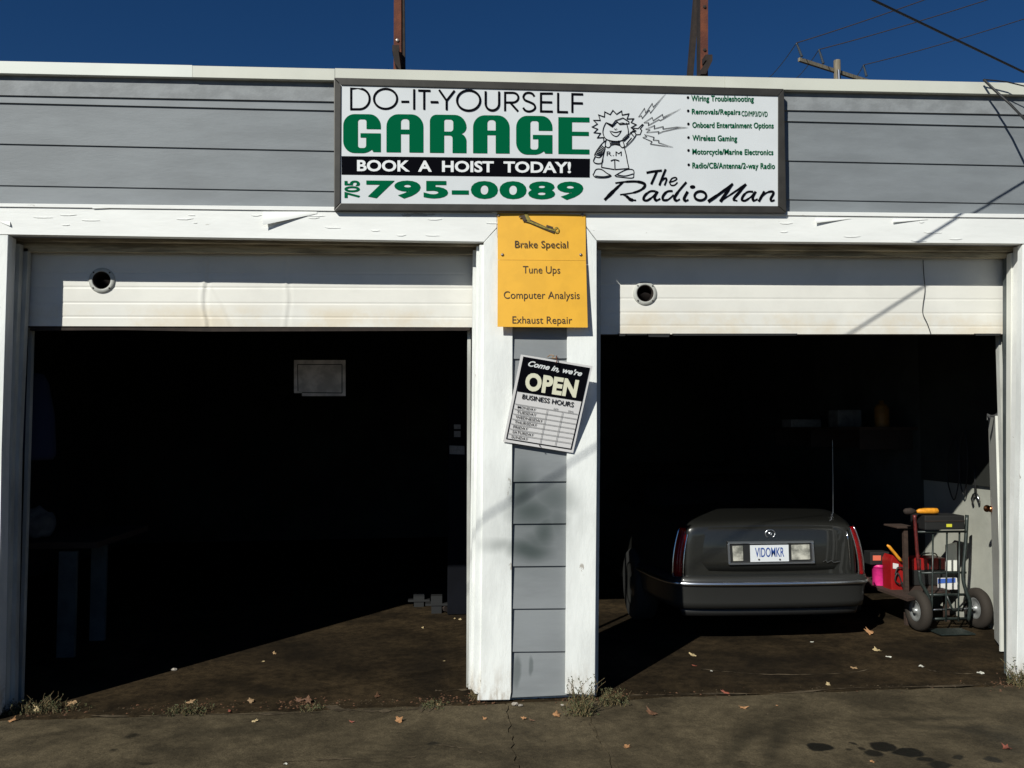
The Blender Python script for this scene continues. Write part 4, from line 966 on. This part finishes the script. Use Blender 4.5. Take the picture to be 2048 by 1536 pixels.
bm = B(); wpoly(bm, [(1876,1158),(1911,1156),(1911,1165),(1876,1167)], a.y-.024, .003); mk('blue_band', bm, m_bluebox, bx)
# white door standing open with brass knob
dn, df = G(2004,1305), G(1989,1284)
wd = empty('white_side_door', dn, 'white side door standing open just inside the right jamb, with a brass knob', 'door')
dirv = (df-dn); dirv.z = 0; L_ = dirv.length; dirv.normalize(); nv = Vector((dirv.y, -dirv.x, 0))
zt = P(1998,838,dn.y).z
bm = B(); pts = [dn, df, df+nv*.05, dn+nv*.05]; prism(bm, [Vector((p.x, p.y, gz(p.x)+.03)) for p in pts], (0,0,zt-.05)); mk('door_leaf', bm, m_doorwhite, wd)
bm = B(); e0 = dn+nv*.0; wpoly(bm, [(2000,838),(2009,836),(2009,1303),(2001,1303)], dn.y-.02, .015); mk('door_edge', bm, m_doorwhite, wd)
kb = P(1981,1018,df.y-.04); bm = B(); lathe(bm, [(.001,-.03),(.018,-.028),(.027,-.012),(.026,.004),(.012,.018),(.012,.04),(.03,.045),(.03,.05)], kb, 'y', 20); mk('door_knob', bm, m_brass, wd, True)
rg = mk('rag', B(), None) if False else None
bm = B(); random.seed(5)
V = []
for i in range(9):
    for j in range(4):
        u, v = i/8, j/3; p = P(1974+32*u, 826+9*v+4*math.sin(u*5)*(1-v)+(6 if i == 0 and j == 3 else 0), dn.y+.03-.06*math.sin(v*3)*(.6+.4*math.sin(u*9))); V.append(bm.verts.new(p))
for i in range(8):
    for j in range(3): bm.faces.new((V[i*4+j], V[(i+1)*4+j], V[(i+1)*4+j+1], V[i*4+j+1]))
bmesh.ops.solidify(bm, geom=list(bm.faces), thickness=.004)
tag(mk('crumpled_rag', bm, m_greycloth, None, True, origin=P(1990,832,dn.y)), 'crumpled pale rag lying over the top of the white side door', 'rag')
wc = empty('white_storage_cabinet', G(1940,1225), 'white board standing behind the hand truck on the low shelf', 'board')
c = P(1900,1150,yA+.34); bm = B(); wpoly(bm, [(1893,1090),(1914,1085),(1914,1142),(1893,1142)], c.y, .02); mk('board_panel', bm, m_doorwhite, wc)
# pliers hanging on the wall
pr = empty('hanging_wrench', P(1951,1000,2.2), 'bright steel adjustable wrench hanging on the white wall above the truck', 'wrench')
wy_ = 1.9
xw = XI1-.035
def onwall(px, py_):      # point on the right hand wall
    r_ = ray(px, py_); t_ = (xw-CAM.x)/r_.x; return CAM+r_*t_
bm = B(); tube(bm, [onwall(1946,1008), onwall(1944,998), onwall(1947,990), onwall(1951,986)], [.008,.012,.012,.010], 8); tube(bm, [onwall(1958,1006), onwall(1957,997), onwall(1954,990), onwall(1951,986)], [.008,.013,.012,.010], 8); mk('jaws', bm, m_chromed, pr, True)
bm = B(); tube(bm, [onwall(1951,988), onwall(1950,960), onwall(1950,930)], [.011,.008,.009], 8); mk('handle', bm, m_blackplastic, pr, True)
bm = B(); box(bm, (XI1-.03,.35,1.30), (XI1-.004,2.61,3.5)); mk('added_shade_panel', bm, m_interior, bld)  # added dark panel standing in for shade on the upper white wall
# dark shelf with odds and ends high on the right wall
us = empty('high_wall_shelf', (4.5, 3.0, 1.9), 'dark shelf fixed high on the wall at the back of the right bay', 'shelf')
bm = B(); box(bm, (4.2,2.7,1.80), (XI1-.005,5.2,1.83)); mk('shelf_board', bm, m_board, us)
for yy in (2.8,4.0,5.1): bm = B(); box(bm, (4.25,yy,1.60), (XI1-.005,yy+.03,1.799)); mk('shelf_bracket', bm, m_darkrust, us)
bm = B(); lathe(bm, [(.07,0),(.075,.03),(.075,.19),(.05,.23),(.025,.24),(.025,.27),(.001,.27)], Vector((4.5,2.82,1.832)), 'z', 20); tag(mk('oil_bottle', bm, m_oilb, None, True, origin=(4.5,2.82,1.83)), 'dull amber bottle on the high dark shelf near the side door', 'bottle')
bm = B(); box(bm, (4.28,3.35,1.832), (4.55,3.6,2.02)); bevel(bm, .01); tag(mk('parts_carton', bm, m_greycloth, None, origin=(4.4,3.5,1.83)), 'grey carton in the middle of the high dark shelf', 'carton')
bm = B(); box(bm, (4.22,4.5,1.832), (4.6,4.8,1.93)); bevel(bm, .01); tag(mk('parts_tin', bm, m_sticker, None, origin=(4.4,4.6,1.83)), 'flat pale tin at the far end of the high dark shelf', 'tin')
for i, (px, y0, y1, sw) in enumerate(((1912,870,1000,14),(1932,860,990,10))):
    bm = B(); tube(bm, catmull([tuple(onwall(px, y0)+Vector((-.02,0,0))), tuple(onwall(px-sw, (y0+y1)/2)+Vector((-.03,0,0))), tuple(onwall(px, y1)+Vector((-.02,0,0))), tuple(onwall(px+sw, (y0+y1)/2)+Vector((-.03,0,0))), tuple(onwall(px+2, y0)+Vector((-.02,0,0)))], 6), .006, 6)
    tag(mk('coiled_cable', bm, m_cable, None, origin=onwall(px, y0)), ['black cable looped on the wall, further from the door', 'black cable looped on the wall, nearer the side door'][i], 'cable', 'cables looped on the right wall')

# ------------------------------------------------------------------ left bay
HY = 2.75; hl, hr = P(896,900,HY).x, P(936,900,HY).x
hs = empty('car_hoist_post', ((hl+hr)/2, HY, 0), 'dark blue hoist column with paper stickers, at the inner side of the left bay', 'car hoist')
bm = B(); box(bm, (hl,HY,gz(0)), (hr,HY+.28,3.55)); bevel(bm, .01); mk('column', bm, m_hoist, hs)
for pts in ([(908,849),(921,849),(921,858),(908,858)], [(908,862),(921,862),(921,874),(908,874)], [(899,891),(929,892),(929,909),(899,908)]):
    bm = B(); wpoly(bm, pts, HY-.003, .003); mk('sticker', bm, m_sticker, hs)
bm = B(); wpoly(bm, [(911,702),(920,702),(920,800),(911,800)], HY-.002, .002); mk('faded_letter_strip', bm, m_hoist, hs)
for (px, py_, hgt) in ((873,1225,.13), (838,1212,.09)):
    c = G(px, py_); bm = B(); box(bm, (c.x-.05,c.y-.05,c.z), (c.x+.05,c.y+.05,c.z+hgt*.6)); box(bm, (c.x-.11,c.y-.06,c.z+hgt*.6), (c.x+.11,c.y+.06,c.z+hgt*.6+.02)); box(bm, (c.x-.055,c.y-.05,c.z+hgt*.6+.02), (c.x+.055,c.y+.05,c.z+hgt+.04)); mk('arm_pad', bm, m_blackplastic, hs)
a, b = G(873,1222), Vector((hl,HY+.1,gz(0))); bm = B(); tube(bm, [a+Vector((0,.06,.05)), b+Vector((0,0,.05))], .04, 8); mk('swing_arm', bm, m_darkrust, hs)
BYb = 2.4
nb = empty('notice_board', P(640,793,BYb), 'pale faded notice board with a thin ruled border, hanging deep in the left bay', 'notice board')
bm = B(); wpoly(bm, [(588,720),(691,720),(691,792),(604,792),(604,786),(588,786)], BYb, .015); mk('board_panel', bm, m_poster, nb)
bm = B()
for p_, q_ in (((595,729),(684,729)),((684,729),(684,786)),((684,786),(604,785)),((595,729),(596,782))): ribbon(bm, [p_, q_], 1.6, BYb-.003)
mk('border_line', bm, m_blackplastic, nb)
bm = B(); c = P(640,718,BYb+.02); box(bm, (c.x-.15,BYb+.004,c.z-.02), (c.x-.145,BYb+.008,3.6)); box(bm, (c.x+.145,BYb+.004,c.z-.02), (c.x+.15,BYb+.008,3.6)); mk('hanger_rods', bm, m_darkrust, nb)
wb = empty('work_bench', G(120,1312), 'work bench with pale side panels against the dark left bay wall', 'work bench')
for (x0, x1, yb) in ((112,146,1316),(178,207,1282)):
    a, b = G(x0, yb), G(x1, yb); bm = B(); box(bm, (a.x,a.y,a.z), (b.x,a.y+.04,a.z+.85)); mk('side_panel', bm, m_track, wb)
a = G(98,1316); bm = B(); box(bm, (a.x-.7,a.y-.03,.84), (G(212,1300).x,a.y+1.2,.89)); mk('bench_top', bm, m_board, wb)
rj = P(66,830,1.0); bm = B(); lathe(bm, [(.001,.32),(.05,.31),(.10,.24),(.13,.0),(.15,-.30),(.14,-.34),(.001,-.34)], rj, 'z', 14)
for v in bm.verts: v.co.x += .02*math.sin(v.co.z*22+v.co.y*9)
tag(mk('hanging_jacket', bm, m_bluecloth, None, True, origin=rj), 'navy work jacket hanging just inside the left jamb', 'jacket')
c = P(66,1095,G(98,1316).y+.2); bm = B(); bmesh.ops.create_icosphere(bm, subdivisions=3, radius=.16)
for v in bm.verts: v.co = Vector((v.co.x*1.1, v.co.y*.8, v.co.z*.8+.03*math.sin(v.co.x*40)*math.cos(v.co.y*31)))+Vector((c.x, c.y, 1.02))
tag(mk('rag_pile', bm, m_greycloth, None, True, origin=(c.x,c.y,.89)), 'heap of grey rags on the end of the work bench', 'rags')
fc = P(812,802,6.0); fn = empty('wall_fan', fc, 'dark round fan mounted on the back wall of the left bay', 'fan')
bm = B()
for rr_ in (.06,.10,.14): tube(bm, [tuple(fc+Vector((math.cos(2*math.pi*i/20)*rr_,0,math.sin(2*math.pi*i/20)*rr_))) for i in range(21)], .004, 5)
mk('fan_guard', bm, m_darkrust, fn)
bm = B(); tube(bm, [tuple(fc), tuple(fc+Vector((.02,.1,-.5)))], .02, 6); lathe(bm, [(.001,.02),(.04,.03),(.04,.08),(.001,.09)], fc, 'y', 12); mk('fan_stand', bm, m_darkrust, fn)

# ------------------------------------------------------------------ leaves, scraps and stones
def leaf_mesh(size, seed, star=True):
    r_ = random.Random(seed); bm = B(); n = 15; c = bm.verts.new((0,0,.012*size/.05*r_.uniform(.2,1.2))); V = []
    k1, k2 = r_.uniform(5, 16), r_.uniform(-12, 12)
    for i in range(n):
        a = 2*math.pi*i/n; rad = size*((1.0 if i % 3 == r_.choice((0,0,1)) else .6)*r_.uniform(.8,1.15) if star else r_.uniform(.55,.95)); 
        x, y = math.cos(a)*rad, math.sin(a)*rad*.66
        V.append(bm.verts.new((x, y, abs(k1*x*x+k2*x*y)*.55+r_.uniform(0,.006))))
    for i in range(n): bm.faces.new((c, V[i], V[(i+1) % n]))
    return bm
def leaf(px, py_, sz, mt, label, tilt=0, star=True, name='fallen_leaf', cat='leaf', grp='fallen leaves on the concrete', seed=None, base=0.0):
    p = G(px, py_); s_ = sz/2/(FPX/(p.y+CAM_D)); seed = seed or int(px*7+py_); bm = leaf_mesh(s_, seed, star); r_ = random.Random(seed+1)
    M = Matrix.Rotation(tilt, 4, 'X') @ Matrix.Rotation(r_.uniform(0, 6.28), 4, 'Z')
    for v in bm.verts: v.co = M @ v.co
    zm = min(v.co.z for v in bm.verts)
    for v in bm.verts: v.co += p+Vector((0,0,-zm+.002+base))
    return tag(mk(name, bm, m_leaf[mt], None, False, origin=p), label, cat, grp)
LV = [(73,1424,22,2,'pale curled leaf standing up in the weeds at the left corner',.9),(93,1403,26,0,'tan leaf on top of the weeds at the left corner',.4),(142,1410,30,0,'broad tan leaf just right of the corner weeds, beside the floor shadow',.35),
(24,1443,20,1,'orange leaf nearest the left edge of the photo',.4),(381,1406,20,0,'tan leaf on the small weed tuft in the left bay threshold',.3),(502,1405,19,0,'curled tan leaf on the left bay threshold between the weed tuft and brown clump',.5),
(459,1423,13,4,'small red-brown leaf just right of the weed tuft',.2),(598,1403,20,3,'dark brown curled leaf at the left of the brown leaf clump',.7),(617,1406,24,3,'dark brown crumpled leaf at the right of the brown leaf clump',.8),
(508,1444,15,2,'small pale leaf on the driveway slab in front of the left bay',.4),(798,1444,28,1,'largest orange leaf, lying alone on the slab left of the middle post',.45),(754,1394,24,3,'flat brown leaf by the left bay threshold near its right end',.1),
(549,1308,12,0,'small leaf inside the left bay, close to the diagonal shadow edge',.3),(526,1324,10,2,'tiny pale leaf inside the left bay on sunlit floor',.2),(845,1257,9,2,'tiny cream leaf on the sunlit floor below the hoist pads',.3),
(888,1323,8,2,'tiny pale leaf on the left bay floor near the middle post',.1),(703,1445,14,4,'red-brown leaf left of the large orange one',.1),(969,1439,13,1,'little orange leaf in front of the left casing of the middle post',.3),(876,1410,16,0,'tan leaf beside the small tuft near the middle post',.2),
(1113,1431,25,1,'orange leaf right below the siding of the middle post',.25),(1048,1438,16,1,'small orange leaf in front of the middle post, left one of a pair',.2),(1064,1442,15,3,'small brown leaf in front of the middle post, right one of a pair',.1),
(1253,1495,20,1,'orange leaf on the slab near the crack at the bottom centre',.2),(1739,1269,28,1,'big orange leaf beside the shadow under the car',.55),(1754,1302,28,2,'yellow star-shaped leaf behind the car, below the big orange one',.15),
(1707,1337,22,0,'tan leaf in the middle of the right bay floor',.2),(1656,1370,16,2,'small yellow leaf just inside the right threshold',.4),(1386,1312,20,2,'yellow leaf near the corner of the post shadow in the right bay',.25),
(1388,1332,12,4,'small reddish leaf just below the yellow one near the post shadow',.1),(1450,1387,19,4,'brownish leaf lying on the right bay threshold line',.3),(1487,1417,22,1,'orange-brown leaf on the slab in front of the right bay',.1),
(1304,1428,34,3,'wide dark brown leaf on the slab right of the post weeds',.15),(1744,1525,15,1,'orange leaf between the oil stains at the bottom',.3),(2014,1497,32,4,'dull reddish leaf near the right edge of the photo',.05),
(920,1240,11,2,'cream leaf beside the left casing on the sunlit bay floor',.4),(909,1238,7,2,'tiny cream leaf fragment left of the cream leaf near the casing',.4),(1554,1412,8,1,'tiny orange leaf on the slab in front of the right bay',.1)]
for i, (x, y, s_, m_, lb, tl_) in enumerate(LV): leaf(x, y, s_, m_, lb, tl_)
for (x, y, s_, lb) in ((1843,1334,20,'pale paper scrap on the right bay floor in front of the hand truck'),(1961,1347,26,'long white scrap near the right jamb foot'),(1423,1343,8,'tiny white scrap on the right bay floor near the post shadow'),
                     (571,1529,13,'white scrap at the very bottom of the photo, left of centre'),(1623,1285,9,'tiny scrap on the floor behind the car'),(1778,1315,15,'pale scrap below and right of the yellow star-shaped leaf')):
    leaf(x, y, s_, 5, lb, .02, False, 'paper_scrap', 'scrap', 'scraps littering the concrete')
for (x, y, s_, lb) in ((1030,1410,14,'pale stone against the foot of the middle post'),(1041,1412,9,'small stone right of the pale stone at the post foot'),(348,1341,12,'pale chip lying on the diagonal shadow edge in the left bay'),(1125,1411,8,'little stone below the right casing of the middle post')):
    p = G(x, y); s2 = s_/2/(FPX/(p.y+CAM_D)); bm = B(); bmesh.ops.create_icosphere(bm, subdivisions=2, radius=s2); r_ = random.Random(x)
    for v in bm.verts: v.co = Vector((v.co.x, v.co.y*.7, v.co.z*.5))*r_.uniform(.8,1.15)+p+Vector((0,0,s2*.3))
    tag(mk('loose_stone', bm, m_stone, None, origin=p), lb, 'stone', 'loose stones by the building')

# ------------------------------------------------------------------ grit and crumbs of concrete
def grit(name, n, pick, smin, smax, mt, seed):
    r_ = random.Random(seed); bm = B()
    for _ in range(n):
        px_, py_ = pick(r_); p = G(px_, py_); s_ = r_.uniform(smin, smax)*r_.uniform(.4, 1)
        q_ = [bm.verts.new(p+Vector((math.cos(a_+r_.uniform(-.3,.3))*s_, math.sin(a_+r_.uniform(-.3,.3))*s_, .001))) for a_ in (0,1.57,3.14,4.71)]
        t_ = bm.verts.new(p+Vector((r_.uniform(-.3,.3)*s_, r_.uniform(-.3,.3)*s_, s_*.7)))
        for i_ in range(4): bm.faces.new((q_[i_], q_[(i_+1) % 4], t_))
    o = mk(name, bm, mt); o['kind'] = 'stuff'; o['label'] = {'grit':'pale grit scattered along the joint between floor and driveway','leaf_crumbs':'brown leaf crumbs blown against the threshold and post feet'}[name]; o['category'] = {'grit':'grit','leaf_crumbs':'leaf litter'}[name]
def near_joint(r_):
    x = r_.uniform(-20, 2060); y = 1425-(x/2048)*60+abs(r_.gauss(0, 1))*r_.choice((6,14,60)); return x, min(1560, y-4)
grit('grit', 900, near_joint, .003, .008, m_patch, 3)
def litter(r_):
    cx_, w_ = r_.choice(((90,110),(370,90),(610,60),(870,50),(960,40),(1150,70),(1220,50),(2010,40),(1000,900)))
    x = r_.gauss(cx_, w_*.5); return x, 1427-(x/2048)*60+r_.gauss(0, 6)
grit('leaf_crumbs', 700, litter, .005, .013, m_leaf[3], 4)
# ------------------------------------------------------------------ weeds
def weed(px, py_, wpx, hpx, n, label, seed, dry=.25, depth=.12, leaves=10, lsize=.012):
    r_ = random.Random(seed); c = G(px, py_); sc_ = (c.y+CAM_D)/FPX; Wd, H_ = wpx*sc_/2, hpx*sc_
    e = empty('weed_clump', c, label, 'weed', 'weeds growing at the wall foot')
    bs, bl = B(), B()
    for k_ in range(n):
        bx_ = c.x+r_.gauss(0, Wd*.42); by = c.y+r_.uniform(-depth, depth*.3); h_ = H_*r_.uniform(.25, 1)**1.3*max(.25, 1-abs(bx_-c.x)/Wd*.6)
        lean = Vector((r_.uniform(-.5,.5)*h_, r_.uniform(-.5,.3)*h_, h_)); pts = [Vector((bx_, by, gz(bx_)-.01))]
        for t_ in (.35,.7,1): pts.append(pts[0]+lean*t_+Vector((r_.uniform(-.1,.1)*h_, r_.uniform(-.1,.1)*h_, -.15*h_*t_*t_)))
        tube(bs, [tuple(p) for p in pts], [.0022,.0018,.0014,.0008], 4, False)
        for q_ in range(leaves):
            t_ = r_.uniform(.1, 1)*3; i_ = min(2, int(t_)); p = pts[i_].lerp(pts[i_+1], t_-i_)
            d_ = Vector((r_.uniform(-1,1), r_.uniform(-1,1), r_.uniform(-.2,1))).normalized(); s_ = lsize*r_.uniform(.5,1.4); w_ = d_.cross(Vector((r_.uniform(-1,1), r_.uniform(-1,1), r_.uniform(-1,1)))).normalized()*s_*.25
            bl.faces.new([bl.verts.new(v) for v in (p, p+d_*s_*.5+w_, p+d_*s_, p+d_*s_*.5-w_)])
    mk('stems', bs, m_weedry, e)['kind'] = 'stuff'; mk('leaves', bl, m_weed, e, recalc=False)['kind'] = 'stuff'
weed(1158,1421,58,112,60,'tall dusty weed clump in front of the right casing of the middle post', 1, leaves=16)
weed(1160,1420,60,44,70,'low bushy weed at the foot of the tall clump by the middle post', 2, leaves=18)
weed(1222,1403,72,52,60,'spreading weed clump inside the right bay edge, right of the middle post', 3, leaves=13)
weed(80,1418,180,42,210,'ragged grass and weeds in the left corner of the driveway', 4, leaves=8)
weed(380,1421,110,26,110,'flat weed tuft on the left bay threshold', 5, leaves=8)
weed(630,1414,70,16,40,'low dark weed tuft under the brown leaf clump', 9, leaves=6)
weed(868,1409,60,18,70,'small low tuft on the threshold left of the middle post', 6, leaves=8)
weed(2034,1366,50,82,90,'weeds climbing the right casing at the photo edge', 7, leaves=14)
weed(950,1392,26,42,36,'dry brown stalks at the left foot of the middle post', 8, leaves=3)
S.render.engine = 'CYCLES'
